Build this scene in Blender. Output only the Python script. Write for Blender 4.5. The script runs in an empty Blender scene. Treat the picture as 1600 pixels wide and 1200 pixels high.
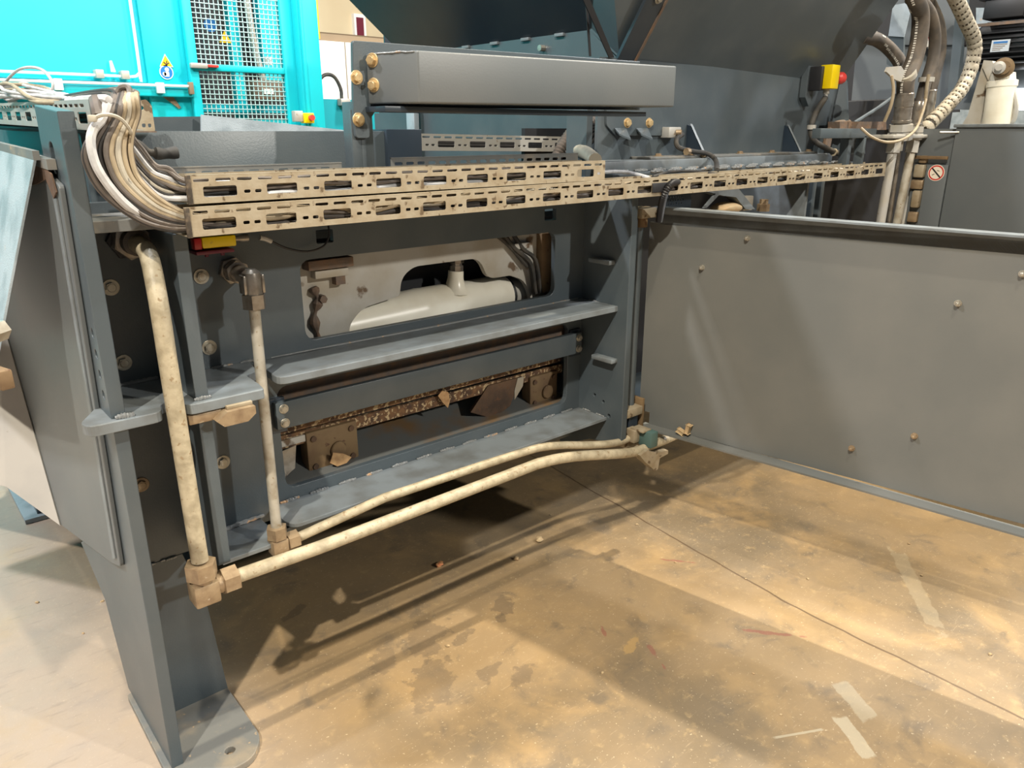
import bpy, bmesh, math, random
from mathutils import Vector, Matrix, Quaternion
random.seed(7)
PI = math.pi
sc = bpy.context.scene
C = sc.collection
# ------------------------------------------------------------------ camera
CF, CH, CTH, CAZ = 1181.0, 1.55, math.radians(18.5), math.radians(49.3)
FW = Vector((math.cos(CAZ)*math.cos(CTH), math.sin(CAZ)*math.cos(CTH), -math.sin(CTH)))
RT = Vector((math.sin(CAZ), -math.cos(CAZ), 0)); UP = RT.cross(FW)
cam_d = bpy.data.cameras.new('camera'); cam = bpy.data.objects.new('camera', cam_d); C.objects.link(cam)
cam_d.sensor_width = 36; cam_d.lens = CF/1600*36; cam_d.clip_start = .05; cam_d.clip_end = 200
cam.matrix_world = Matrix(((RT.x, UP.x, -FW.x, 0), (RT.y, UP.y, -FW.y, 0), (RT.z, UP.z, -FW.z, CH), (0, 0, 0, 1)))
sc.camera = cam
# ------------------------------------------------------------------ world, lamps, exposure
sc.view_settings.view_transform = 'Standard'; sc.view_settings.look = 'None'
sc.view_settings.gamma = 1; sc.view_settings.use_curve_mapping = False
sc.view_settings.exposure = 0.0
w = bpy.data.worlds.new('hall_air'); sc.world = w; w.use_nodes = True
bg = w.node_tree.nodes['Background']; bg.inputs[0].default_value = (.86, .93, 1.0, 1); bg.inputs[1].default_value = 0.11

def lamp(name, loc, target, power, size, col):
    l = bpy.data.lights.new(name, 'AREA'); l.shape = 'DISK'; l.size = size; l.energy = power; l.color = col
    o = bpy.data.objects.new(name, l); C.objects.link(o); o.location = loc
    d = Vector(target) - Vector(loc); o.rotation_euler = d.to_track_quat('-Z', 'Y').to_euler()
    return o
lamp('high_bay_lamp', (-2.9, -1.6, 6.6), (1.3, 1.8, .5), 620, .16, (1, .92, .79))
lamp('high_bay_lamp', (5.9, .6, 7.4), (2.2, 1.2, 0), 700, .16, (1, .87, .66))
lamp('high_bay_lamp', (0.1, -.8, 7.4), (1.5, 1.4, 0.3), 210, .2, (1, .87, .68))
lamp('high_bay_lamp', (4.8, -7.5, 5.6), (1.1, 1.9, .9), 540, .3, (1, .95, .86))
lamp('high_bay_lamp', (-3.5, 4.5, 7.0), (.2, 3.6, .3), 520, .5, (1, .97, .97))
lamp('high_bay_lamp', (1.4, 2.8, 6.8), (1.7, 6.0, 2.6), 330, .6, (.95, .98, 1))
lamp('high_bay_lamp', (6.0, 6.0, 8.0), (6.2, 12, 3), 900, .8, (1, .97, .9))
lamp('high_bay_lamp', (9.0, -1.5, 7.0), (5.0, 2.5, 1.5), 500, .6, (.95, .97, 1))

# ------------------------------------------------------------------ measuring helpers (photo pixel + a known plane -> a point in the place)
def ray(px, py): return FW + RT*((px-800)/CF) + UP*((600-py)/CF)
CO = Vector((0, 0, CH))
def ay(px, py, y): d = ray(px, py); return CO + d*(y/d.y)
def ax(px, py, x): d = ray(px, py); return CO + d*(x/d.x)
def az(px, py, z=0.): d = ray(px, py); return CO + d*((z-CH)/d.z)

# ------------------------------------------------------------------ materials
M = {}
def mat(name, col, rough=.5, metal=0., noise=None, nscale=8., bump=0., bscale=60., spots=None, spec=.5):
    """noise=(colour2, amount lo, hi); spots=(colour, threshold, scale)"""
    m = bpy.data.materials.new(name); m.use_nodes = True; nt = m.node_tree; b = nt.nodes['Principled BSDF']
    b.inputs['Roughness'].default_value = rough; b.inputs['Metallic'].default_value = metal
    b.inputs['Specular IOR Level'].default_value = spec
    tc = nt.nodes.new('ShaderNodeTexCoord')
    src = None
    base = nt.nodes.new('ShaderNodeRGB'); base.outputs[0].default_value = (*col, 1); src = base.outputs[0]
    def layer(src, c2, lo, hi, scale, detail=6, seed=0):
        n = nt.nodes.new('ShaderNodeTexNoise'); n.inputs['Scale'].default_value = scale; n.inputs['Detail'].default_value = detail
        mp = nt.nodes.new('ShaderNodeMapping'); mp.inputs['Location'].default_value = (seed, seed*2, 3)
        nt.links.new(tc.outputs['Object'], mp.inputs[0]); nt.links.new(mp.outputs[0], n.inputs['Vector'])
        r = nt.nodes.new('ShaderNodeMapRange'); r.inputs[1].default_value = lo; r.inputs[2].default_value = hi
        nt.links.new(n.outputs[0], r.inputs[0])
        mx = nt.nodes.new('ShaderNodeMix'); mx.data_type = 'RGBA'; nt.links.new(r.outputs[0], mx.inputs[0])
        nt.links.new(src, mx.inputs[6]); mx.inputs[7].default_value = (*c2, 1)
        return mx.outputs[2]
    if noise: src = layer(src, noise[0], noise[1], noise[2], nscale, seed=1)
    if spots: src = layer(src, spots[0], spots[1], spots[1]+.05, spots[2], seed=5)
    nt.links.new(src, b.inputs['Base Color'])
    if bump:
        n = nt.nodes.new('ShaderNodeTexNoise'); n.inputs['Scale'].default_value = bscale; n.inputs['Detail'].default_value = 4
        nt.links.new(tc.outputs['Object'], n.inputs['Vector'])
        bp = nt.nodes.new('ShaderNodeBump'); bp.inputs['Strength'].default_value = bump; bp.inputs['Distance'].default_value = .002
        nt.links.new(n.outputs[0], bp.inputs['Height']); nt.links.new(bp.outputs[0], b.inputs['Normal'])
    M[name] = m; return m
GREY = (.070, .089, .101)
mat('grey_paint', GREY, .36, noise=((.098, .115, .124), .45, .75), nscale=5, bump=.15, bscale=220)
mat('grey_paint_dusty', (.16, .165, .16), .5, noise=((.34, .28, .20), .5, .8), nscale=9, bump=.2, bscale=150, spots=((.45, .33, .2), .66, 40))
mat('grey_panel', (.112, .127, .134), .42, noise=((.138, .148, .150), .4, .75), nscale=3, bump=.1, bscale=180)
mat('steel_edge', (.185, .212, .228), .45, noise=((.13, .14, .14), .4, .7), nscale=14, bump=.2)
mat('navy_paint', (.022, .034, .05), .3, noise=((.04, .05, .06), .4, .7), nscale=3)
mat('flap_paint', (.36, .42, .46), .42, noise=((.22, .27, .30), .45, .7), nscale=12, bump=.6, bscale=300, spots=((.5, .34, .2), .68, 10))
mat('pale_chute', (.50, .47, .42), .45, noise=((.36, .35, .33), .4, .75), nscale=5, bump=.1, spots=((.2, .15, .1), .72, 30))
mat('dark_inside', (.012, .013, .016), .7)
mat('black_plastic', (.018, .018, .02), .45)
mat('black_rubber', (.03, .029, .027), .7, bump=.3, noise=((.10, .085, .065), .45, .8), nscale=20)
mat('galv', (.35, .30, .215), .5, .1, noise=((.27, .21, .13), .42, .72), nscale=24, bump=.35, bscale=90, spots=((.13, .09, .05), .61, 38))
mat('foam_trim', (.05,.04,.03), .9, bump=.8, noise=((.16,.12,.08),.45,.7), nscale=90)
mat('door_paint', (.132, .138, .130), .42, noise=((.17, .17, .155), .4, .75), nscale=3, bump=.1, bscale=180)
mat('stained_grey', (.12, .125, .12), .45, noise=((.16, .10, .05), .48, .62), nscale=5, bump=.3)
mat('galv_clean', (.46, .45, .42), .45, .3, noise=((.45, .42, .35), .4, .75), nscale=16, bump=.15, spots=((.3, .22, .14), .68, 40))
mat('cream_pipe', (.44, .38, .265), .48, noise=((.30, .255, .17), .40, .66), nscale=34, bump=.6, bscale=110, spots=((.27, .20, .115), .62, 75))
mat('pale_pipe', (.46, .43, .36), .42, .1, noise=((.30, .26, .19), .42, .7), nscale=26, bump=.35, spots=((.28, .22, .14), .64, 70))
mat('brass_fitting', (.33, .245, .15), .42, .3, noise=((.22, .15, .09), .42, .72), nscale=35, bump=.4, spots=((.45, .38, .28), .66, 60))
mat('zinc_bolt', (.44, .42, .36), .36, .6, noise=((.30, .26, .2), .42, .75), nscale=60, bump=.2)
mat('gold_bolt', (.62, .46, .24), .36, .5, noise=((.42, .3, .16), .42, .75), nscale=60, bump=.2)
mat('chrome_fitting', (.34, .31, .27), .28, .7, noise=((.2, .17, .14), .42, .75), nscale=40)
mat('rust', (.13, .075, .042), .85, noise=((.06, .038, .026), .4, .7), nscale=14, bump=.9, bscale=90, spots=((.12, .06, .03), .60, 60))
mat('rust_flaky', (.19, .10, .045), .85, noise=((.08, .045, .028), .40, .60), nscale=34, bump=1., bscale=90, spots=((.50, .38, .22), .545, 95))
mat('rust_plate', (.19, .125, .06), .7, noise=((.12, .07, .035), .4, .7), nscale=12, bump=.5, spots=((.10, .05, .025), .64, 50))
mat('brown_grime', (.13, .10, .08), .7, noise=((.20, .12, .07), .4, .7), nscale=25, bump=.8, bscale=80)
mat('housing_white', (.46, .45, .41), .5, noise=((.34, .29, .21), .42, .72), nscale=6, bump=.2, spots=((.13, .085, .05), .635, 13))
mat('cylinder_white', (.90, .86, .73), .28, noise=((.74, .67, .52), .5, .8), nscale=6)
mat('weld', (.26, .27, .27), .35, .3, bump=1., bscale=120, spots=((.6, .38, .22), .62, 30))
mat('teal_paint', (.005, .52, .60), .42, noise=((.01, .46, .54), .45, .8), nscale=2)
mat('teal_dark', (.0, .30, .36), .5)
mat('teal_white', (.75, .86, .86), .5)
mat('mesh_wire', (.42, .62, .62), .45, .2)
mat('cream_wall', (.72, .62, .42), .8, noise=((.62, .5, .32), .4, .8), nscale=.7)
mat('white_box', (.80, .78, .72), .6)
mat('brown_gap', (.22, .16, .1), .8)
mat('yellow_post', (.75, .42, .01), .5)
mat('yellow', (.85, .62, .0), .35, spots=((.6, .42, .02), .7, 60))
mat('sign_yellow', (.95, .55, .0), .5)
mat('sign_blue', (.01, .17, .5), .5)
mat('sign_white', (.9, .9, .88), .5)
mat('sign_red', (.55, .04, .03), .5)
mat('sign_cream', (.8, .72, .6), .5)
mat('red', (.62, .05, .04), .4)
mat('red_dark', (.45, .01, .01), .3)
mat('hose_black', (.065, .055, .045), .65, noise=((.14, .11, .08), .42, .75), nscale=15, bump=.3, bscale=120)
mat('hose_print', (.7, .68, .62), .6)
mat('spiral', (.42, .38, .30), .6, noise=((.30, .26, .20), .4, .7), nscale=40)
mat('spiral_green', (.25, .42, .32), .6)
mat('block_green', (.07, .13, .12), .6, bump=.3)
mat('label_paper', (.6, .65, .7), .5)
mat('label_blue', (.05, .2, .5), .5)
mat('maroon', (.16, .02, .04), .4)
mat('glass_dark', (.02, .02, .025), .1)
mat('window_pale', (.85, .85, .8), .5)
mat('leaf', (.52, .33, .16), .8, noise=((.34, .18, .08), .4, .7), nscale=60)
mat('cork', (.46, .35, .2), .8, noise=((.45, .3, .16), .4, .7), nscale=60, bump=.5)
mat('crumb_red', (.6, .2, .08), .7, noise=((.7, .45, .2), .4, .7), nscale=80)
CABC = {'grey-brown': (.12, .10, .085), 'tan': (.36, .29, .19), 'white': (.50, .50, .50), 'black': (.03, .028, .027), 'cream': (.42, .385, .31)}
for k, c in CABC.items():
    mat('cable_'+k, c, .55, noise=(tuple(v*.62 for v in c), .45, .8), nscale=30, bump=.15, spots=(tuple(v*.4 for v in c), .69, 70))

def floor_mat():
    m = bpy.data.materials.new('concrete_floor'); m.use_nodes = True; nt = m.node_tree; b = nt.nodes['Principled BSDF']; L = nt.links.new
    tc = nt.nodes.new('ShaderNodeTexCoord'); co = tc.outputs['Object']
    def noise(scale, loc=(0, 0, 0), det=8, rough=.6, dist=0., vs=(1, 1, 1), rot=0):
        mp = nt.nodes.new('ShaderNodeMapping'); mp.inputs['Location'].default_value = loc; mp.inputs['Scale'].default_value = vs; mp.inputs['Rotation'].default_value = (0, 0, rot)
        L(co, mp.inputs[0]); n = nt.nodes.new('ShaderNodeTexNoise'); n.inputs['Scale'].default_value = scale; n.inputs['Detail'].default_value = det
        n.inputs['Roughness'].default_value = rough; n.inputs['Distortion'].default_value = dist; L(mp.outputs[0], n.inputs['Vector']); return n.outputs[0]
    def rng(s, lo, hi, a=0., z=1.):
        r = nt.nodes.new('ShaderNodeMapRange'); r.inputs[1].default_value = lo; r.inputs[2].default_value = hi; r.inputs[3].default_value = a; r.inputs[4].default_value = z
        r.interpolation_type = 'SMOOTHSTEP'; L(s, r.inputs[0]); return r.outputs[0]
    def mix(f, a, c):
        mx = nt.nodes.new('ShaderNodeMix'); mx.data_type = 'RGBA'; L(f, mx.inputs[0]); L(a, mx.inputs[6])
        if isinstance(c, tuple): mx.inputs[7].default_value = (*c, 1)
        else: L(c, mx.inputs[7])
        return mx.outputs[2]
    def math_(op, a, b_=None):
        n = nt.nodes.new('ShaderNodeMath'); n.operation = op
        for i, v in enumerate((a, b_)):
            if v is None: continue
            if isinstance(v, (int, float)): n.inputs[i].default_value = v
            else: L(v, n.inputs[i])
        return n.outputs[0]
    base = nt.nodes.new('ShaderNodeRGB'); base.outputs[0].default_value = (.31, .218, .118, 1)
    c = base.outputs[0]
    c = mix(rng(noise(1.3, (4, 1, 0)), .38, .66), c, (.20, .152, .095))
    c = mix(rng(noise(3.2, (1, 7, 0), dist=.4), .50, .72), c, (.38, .26, .13))
    c = mix(rng(noise(7, (9, 2, 0), dist=.5), .52, .74, 0, .8), c, (.15, .12, .085))
    c = mix(rng(noise(26, (3, 3, 0)), .55, .75, 0, .5), c, (.46, .33, .17))
    c = mix(rng(noise(120, (3, 3, 0), 3), .64, .70, 0, .7), c, (.62, .50, .33))
    c = mix(rng(noise(14, (5, 5, 0), vs=(1, 9, 1), rot=.6), .60, .72, 0, .35), c, (.52, .40, .25))
    # whiter light towards -X is put into the floor as a paler colour
    sx = nt.nodes.new('ShaderNodeSeparateXYZ'); L(co, sx.inputs[0])
    def wear(f, amt): return math_('MULTIPLY', f, amt)  # scales the white light painted into the floor colour
    c = mix(wear(rng(sx.outputs[0], .85, .1), .66), c, (.52, .44, .38))
    lft = rng(sx.outputs[0], .8, .2)
    c = mix(math_('MULTIPLY', lft, rng(noise(2.6, (6, 2, 0)), .50, .70, 0, .6)), c, (.46, .34, .20))
    c = mix(math_('MULTIPLY', lft, rng(noise(9, (6, 9, 0), vs=(1, 4, 1), rot=.5), .54, .72, 0, .5)), c, (.28, .23, .19))
    # shaped stains: (cx, cy, rx, ry, rot, colour, amount, raggedness)
    wob = noise(22, (2, 8, 0)); 
    def blob(cx, cy, rx, ry, rot, colr, amt, rag=.9, c_=None):
        mp = nt.nodes.new('ShaderNodeMapping'); mp.vector_type = 'TEXTURE'
        mp.inputs['Location'].default_value = (cx, cy, 0); mp.inputs['Rotation'].default_value = (0, 0, rot); mp.inputs['Scale'].default_value = (rx, ry, 1000)
        L(co, mp.inputs[0]); ln = nt.nodes.new('ShaderNodeVectorMath'); ln.operation = 'LENGTH'; L(mp.outputs[0], ln.inputs[0])
        v = math_('ADD', ln.outputs['Value'], math_('MULTIPLY', math_('SUBTRACT', wob, .5), rag*3))
        return mix(rng(v, 1.05, .75, 0, amt), c_, colr)
    def rect(cx, cy, hx, hy, rot, colr, amt, c_, rag=.25):
        mp = nt.nodes.new('ShaderNodeMapping'); mp.vector_type = 'TEXTURE'
        mp.inputs['Location'].default_value = (cx, cy, 0); mp.inputs['Rotation'].default_value = (0, 0, rot); mp.inputs['Scale'].default_value = (hx, hy, 1000)
        L(co, mp.inputs[0]); s = nt.nodes.new('ShaderNodeSeparateXYZ'); L(mp.outputs[0], s.inputs[0])
        v = math_('MAXIMUM', math_('ABSOLUTE', s.outputs[0]), math_('ABSOLUTE', s.outputs[1]))
        v = math_('ADD', v, math_('MULTIPLY', math_('SUBTRACT', wob, .5), rag*2))
        return mix(rng(v, 1.05, .9, 0, amt), c_, colr)
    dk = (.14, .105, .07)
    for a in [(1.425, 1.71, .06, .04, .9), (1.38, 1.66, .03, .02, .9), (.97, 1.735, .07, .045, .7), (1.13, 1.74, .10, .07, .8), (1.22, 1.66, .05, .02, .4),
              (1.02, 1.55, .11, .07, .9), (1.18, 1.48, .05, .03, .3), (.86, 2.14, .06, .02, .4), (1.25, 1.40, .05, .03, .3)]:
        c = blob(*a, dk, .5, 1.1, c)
    for a in [(2.11, 1.50, .065, .008, -.9), (1.586, 1.385, .03, .007, 1.0), (1.63, 1.215, .032, .011, 1.1), (1.98, 1.04, .11, .009, -.9), (1.60, 1.15, .015, .005, 1.1)]:
        c = blob(*a, (.26, .08, .065), .55, 1.0, c)
    c = blob(1.60, 1.28, .05, .022, .4, (.50, .32, .12), .5, 1.0, c)
    c = rect(1.90, .70, .075, .028, 1.05, (.40, .35, .25), .5, c, .5)
    c = rect(1.765, .635, .075, .022, 1.0, (.46, .41, .30), .6, c, .4)
    c = rect(1.66, .74, .07, .004, -.5, (.46, .41, .30), .6, c, .4)
    c = rect(2.62, .83, .26, .028, 1.02 - PI/2 + 1.2, (.44, .37, .25), .35, c, .7)
    # expansion joint
    n2 = noise(3, (0, 0, 0), 3)
    xw = math_('ADD', sx.outputs[0], math_('MULTIPLY', math_('SUBTRACT', n2, .5), .03))
    curve = math_('MULTIPLY', math_('MAXIMUM', math_('SUBTRACT', sx.outputs[1], 1.1), 0.0), -.115)
    d = math_('ABSOLUTE', math_('SUBTRACT', math_('ADD', xw, curve), 2.185))
    c = mix(rng(d, .006, .002, 0, .8), c, (.09, .055, .03))
    d2 = math_('ABSOLUTE', math_('SUBTRACT', sx.outputs[1], -1.4))
    c = mix(rng(d2, .006, .002, 0, .8), c, (.09, .055, .03))
    L(c, b.inputs['Base Color'])
    rr = rng(noise(5, (7, 7, 0)), .35, .7, .38, .62); L(rr, b.inputs['Roughness'])
    bp = nt.nodes.new('ShaderNodeBump'); bp.inputs['Strength'].default_value = .25; bp.inputs['Distance'].default_value = .003
    L(noise(45, (1, 1, 0)), bp.inputs['Height']); L(bp.outputs[0], b.inputs['Normal'])
    M['floor'] = m
floor_mat()

# ------------------------------------------------------------------ object helpers
def link(name, me, m, parent=None):
    o = bpy.data.objects.new(name, me); C.objects.link(o)
    if m is not None:
        me.materials.clear(); me.materials.append(M[m] if isinstance(m, str) else m)
    if parent is not None: o.parent = parent
    return o
def tag(o, label=None, cat=None, group=None, kind=None):
    if label: o['label'] = label
    if cat: o['category'] = cat
    if group: o['group'] = group
    if kind: o['kind'] = kind
    return o
def empty(name, label, cat, group=None):
    o = bpy.data.objects.new(name, None); C.objects.link(o); o.empty_display_size = .05
    return tag(o, label, cat, group)
class MB:
    def __init__(s): s.b = bmesh.new()
    def box(s, x0, x1, y0, y1, z0, z1, bev=0.):
        r = bmesh.ops.create_cube(s.b, size=1)
        for v in r['verts']:
            v.co = Vector(((x0+x1)/2+v.co.x*(x1-x0), (y0+y1)/2+v.co.y*(y1-y0), (z0+z1)/2+v.co.z*(z1-z0)))
        if bev:
            ed = list({e for v in r['verts'] for e in v.link_edges})
            bmesh.ops.bevel(s.b, geom=ed, offset=bev, segments=2, affect='EDGES', profile=.5)
        return s
    def obox(s, c, size, M3, bev=0.):
        r = bmesh.ops.create_cube(s.b, size=1)
        for v in r['verts']:
            v.co = Vector(c) + M3 @ Vector((v.co.x*size[0], v.co.y*size[1], v.co.z*size[2]))
        if bev:
            ed = list({e for v in r['verts'] for e in v.link_edges})
            bmesh.ops.bevel(s.b, geom=ed, offset=bev, segments=2, affect='EDGES', profile=.5)
        return s
    def rings(s, rs, close=False, caps=True):
        vs = [[s.b.verts.new(p) for p in r] for r in rs]; n = len(rs[0])
        k = len(vs)
        for i in range(k if close else k-1):
            a, c = vs[i], vs[(i+1) % k]
            for j in range(n):
                try: s.b.faces.new((a[j], a[(j+1) % n], c[(j+1) % n], c[j]))
                except ValueError: pass
        if caps and not close:
            s.b.faces.new(list(reversed(vs[0]))); s.b.faces.new(vs[-1])
        return s
    def cyl(s, p0, p1, r0, r1=None, n=20, rot=0.):
        p0, p1 = Vector(p0), Vector(p1); r1 = r0 if r1 is None else r1
        d = (p1-p0).normalized(); q = d.to_track_quat('Z', 'Y')
        rs = []
        for p, r in ((p0, r0), (p1, r1)):
            rs.append([p + q @ Vector((r*math.cos(2*PI*i/n+rot), r*math.sin(2*PI*i/n+rot), 0)) for i in range(n)])
        return s.rings(rs)
    def lathe(s, p0, d, prof, n=24):
        """prof = [(distance along d, radius)...]"""
        p0 = Vector(p0); d = Vector(d).normalized(); q = d.to_track_quat('Z', 'Y')
        return s.rings([[p0 + d*t + q @ Vector((r*math.cos(2*PI*i/n), r*math.sin(2*PI*i/n), 0)) for i in range(n)] for t, r in prof])
    def tube(s, pts, r, n=12, rfun=None):
        pts = [Vector(p) for p in pts]
        t0 = (pts[1]-pts[0]).normalized(); u = t0.orthogonal().normalized(); rs = []
        for i, p in enumerate(pts):
            t = (pts[min(i+1, len(pts)-1)]-pts[max(i-1, 0)]).normalized()
            u = (u - t*u.dot(t)).normalized(); v = t.cross(u); rr = rfun(i) if rfun else r
            rs.append([p + u*(rr*math.cos(2*PI*k/n)) + v*(rr*math.sin(2*PI*k/n)) for k in range(n)])
        return s.rings(rs)
    def poly(s, pts, th):
        """solid from a closed outline and a thickness vector"""
        th = Vector(th); return s.rings([[Vector(p) for p in pts], [Vector(p)+th for p in pts]])
    def face(s, pts):
        s.b.faces.new([s.b.verts.new(p) for p in pts]); return s
    def build(s, name, m, parent=None, smooth=True, ang=35):
        bmesh.ops.recalc_face_normals(s.b, faces=s.b.faces)
        me = bpy.data.meshes.new(name); s.b.to_mesh(me); s.b.free()
        if smooth:
            for p in me.polygons: p.use_smooth = True
            me.set_sharp_from_angle(angle=math.radians(ang))
        return link(name, me, m, parent)
def smooth(pts, k=8):
    pts = [Vector(p) for p in pts]; out = []
    P_ = [pts[0]*2-pts[1]] + pts + [pts[-1]*2-pts[-2]]
    for i in range(1, len(P_)-2):
        a, b, c, d = P_[i-1:i+3]
        for j in range(k):
            t = j/k
            out.append(.5*((2*b)+(c-a)*t+(2*a-5*b+4*c-d)*t*t+(3*b-a-3*c+d)*t**3))
    out.append(pts[-1]); return out
def rrect(x0, x1, y0, y1, r=0., n=4):
    if r <= 0: return [(x0, y0), (x1, y0), (x1, y1), (x0, y1)]
    o = []
    for cx, cy, a in ((x1-r, y0+r, -PI/2), (x1-r, y1-r, 0), (x0+r, y1-r, PI/2), (x0+r, y0+r, PI)):
        for i in range(n+1): t = a+PI/2*i/n; o.append((cx+r*math.cos(t), cy+r*math.sin(t)))
    return o
def roundpoly(pts, r, n=4):
    """round the corners of a 2D polygon; r single or per-corner"""
    out = []; k = len(pts)
    for i in range(k):
        p = Vector(pts[i]); a = Vector(pts[i-1]); b = Vector(pts[(i+1) % k]); rr = r[i] if isinstance(r, (list, tuple)) else r
        if rr <= 0: out.append(tuple(p)); continue
        da = (a-p); db = (b-p); rr = min(rr, da.length*.48, db.length*.48)
        s0 = p+da.normalized()*rr; s1 = p+db.normalized()*rr
        for j in range(n+1):
            t = j/n; q = s0*(1-t)**2+p*2*t*(1-t)+s1*t*t; out.append(tuple(q))
    return out
def circle(cx, cy, r, n=16): return [(cx+r*math.cos(2*PI*i/n), cy+r*math.sin(2*PI*i/n)) for i in range(n)]
def plate(name, m, outline, holes, plane, pos, th, parent=None, bev=.0012):
    """flat plate with holes. plane 'xz': (x,z) at y=pos..pos+th ; 'yz': (y,z) at x=pos..pos+th ; 'xy': z=pos..pos+th"""
    cu = bpy.data.curves.new(name, 'CURVE'); cu.dimensions = '2D'; cu.fill_mode = 'BOTH'
    cu.extrude = max(th/2-bev, .0001); cu.bevel_depth = bev; cu.bevel_resolution = 1; cu.offset = -bev
    for pts in [outline]+list(holes):
        sp = cu.splines.new('POLY'); sp.points.add(len(pts)-1)
        for i, p in enumerate(pts): sp.points[i].co = (p[0], p[1], 0, 1)
        sp.use_cyclic_u = True
    tmp = bpy.data.objects.new('tmp', cu); C.objects.link(tmp)
    me = bpy.data.meshes.new_from_object(tmp.evaluated_get(bpy.context.evaluated_depsgraph_get()))
    bpy.data.objects.remove(tmp); bpy.data.curves.remove(cu)
    c = pos+th/2
    for v in me.vertices:
        a, b, z = v.co
        v.co = {'xz': (a, c+z, b), 'yz': (c+z, a, b), 'xy': (a, b, c+z)}[plane]
    if plane == 'xz' or False: me.flip_normals()
    bm = bmesh.new(); bm.from_mesh(me); bmesh.ops.remove_doubles(bm, verts=bm.verts, dist=.00005)
    bmesh.ops.recalc_face_normals(bm, faces=bm.faces); bm.to_mesh(me); bm.free()
    me.name = name
    for p in me.polygons: p.use_smooth = False
    return link(name, me, m, parent)
def bolt(name, p, d, r, m, parent, washer=1.55, h=.62):
    """hex head on a washer, pointing along d from surface point p"""
    b = MB(); d = Vector(d).normalized(); p = Vector(p)
    b.lathe(p, d, [(0, r*washer), (r*.14, r*washer), (r*.2, r*washer*.95)], 24)
    b.cyl(p+d*r*.2, p+d*(r*.2+r*h), r, r, 6, random.random())
    b.lathe(p+d*(r*.2+r*h), d, [(0, r*.8), (r*.08, r*.7)], 16)
    return b.build(name, m, parent)
def weld_bead(name, p0, p1, parent, seg=.045, gap=.0, r=.006):
    p0, p1 = Vector(p0), Vector(p1); L = (p1-p0).length; d = (p1-p0)/L; t = 0
    while t+seg <= L+.001:
        q = smooth([p0+d*(t+seg*i/6)+Vector((0, random.uniform(-.001, .001), random.uniform(-.001, .001))) for i in range(7)], 3)
        n = len(q); b = MB(); b.tube(q, r, 7, rfun=lambda i: r*(.35+.6*math.sin(PI*(i+.3)/(n+.6))**.5)*(1+.2*math.sin(i*2.3)))
        b.build(name, 'weld', parent)
        t += seg+gap
        if gap == 0: break

# ================================================================== SETTING
o = MB().box(-14, 22, -12, 16, -.2, 0).build('floor', 'floor'); tag(o, kind='structure')
o = MB().box(-14, 22, 15.6, 15.9, 0, 9).build('wall_back', 'cream_wall'); tag(o, kind='structure')
o = MB().box(21.7, 22, -12, 15.6, 0, 9).build('wall_right', 'cream_wall'); tag(o, kind='structure')

# ================================================================== BALER FRAME
FR = empty('baler_frame', 'dark grey welded steel side frame of the baler with ribs, shelves and a leg', 'machine frame')
FR.location = (0, 0, 0)
def at(o): return o
# side plate with the openings
holes = [rrect(.885, 1.832, 1.0, 1.222, .03), rrect(.785, 1.905, .58, .885, .03),
         rrect(.94, .99, 1.262, 1.298, .004), rrect(1.78, 1.835, 1.262, 1.3, .004),
         rrect(1.285, 1.325, 1.232, 1.252, .002)]
holes.pop()
plate('side_plate', 'grey_paint', [(.37, .49), (.60, .49), (.60, .50), (2.0, .50), (2.0, 1.40), (.37, 1.40)], holes, 'xz', 1.9, .02, FR)
# first rib: the corner post with lifting hole, tapering into the leg
_unused = roundpoly([(1.67, 1.585), (1.865, 1.60), (1.90, .62), (2.45, .40), (2.18, .28), (2.085, .02), (1.715, .02), (1.66, .62), (1.66, .60)], [0.004, .004, 0, .05, .1, .0, .0, .05, 0])
plate('corner_post', 'grey_paint', [(1.668, 1.585), (1.865, 1.60), (1.90, .62), (2.40, .36), (2.18, .27), (2.085, .02), (1.700, .02), (1.680, .45)],
      [roundpoly([(1.755, 1.47), (1.795, 1.47), (1.795, 1.53), (1.755, 1.53)], .02)] + [circle(1.71, z, .0105, 12) for z in (1.155, 1.11, 1.065, 1.02)], 'yz', .329, .029, FR, bev=.002)
# second rib
plate('rib', 'grey_paint', roundpoly([(1.68, .545), (1.9, .50), (1.9, 1.345), (1.68, 1.345)], [.01, 0, 0, .003]), [], 'yz', .505, .03, FR, bev=.002)
# end post on the right
plate('end_post', 'grey_paint', [(1.68, .462), (1.84, .43), (1.97, .37), (2.0, .37), (2.0, 1.62), (1.9, 1.62), (1.9, 1.345), (1.68, 1.345)], [circle(1.745, .553, .007, 10), circle(1.775, .60, .006, 10), circle(1.82, .615, .006, 10)], 'yz', 1.972, .028, FR, bev=.002)
for z, y in ((1.12, 1.745), (.772, 1.715)):
    MB().box(1.94, 1.973, y, y+.10, z-.008, z+.008, .004).build('stop_lug', 'steel_edge', FR)
# shelves
o = plate('shelf', 'steel_edge', roundpoly([(.72, 1.725), (1.972, 1.725), (1.972, 1.9), (.735, 1.9)], [.03, 0, 0, 0]), [], 'xy', .95, .02, FR, bev=.002)
o = plate('shelf', 'steel_edge', roundpoly([(.735, 1.755), (1.972, 1.755), (1.972, 1.9), (.745, 1.9), (.722, 1.80)], [.035, 0, 0, 0, .02]), [], 'xy', .532, .012, FR, bev=.0015)
plate('small_shelf', 'steel_edge', roundpoly([(.535, 1.745), (.68, 1.745), (.70, 1.80), (.70, 1.9), (.535, 1.9)], [0, .02, .02, 0, 0]), [], 'xy', .505, .012, FR, bev=.0015)
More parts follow.
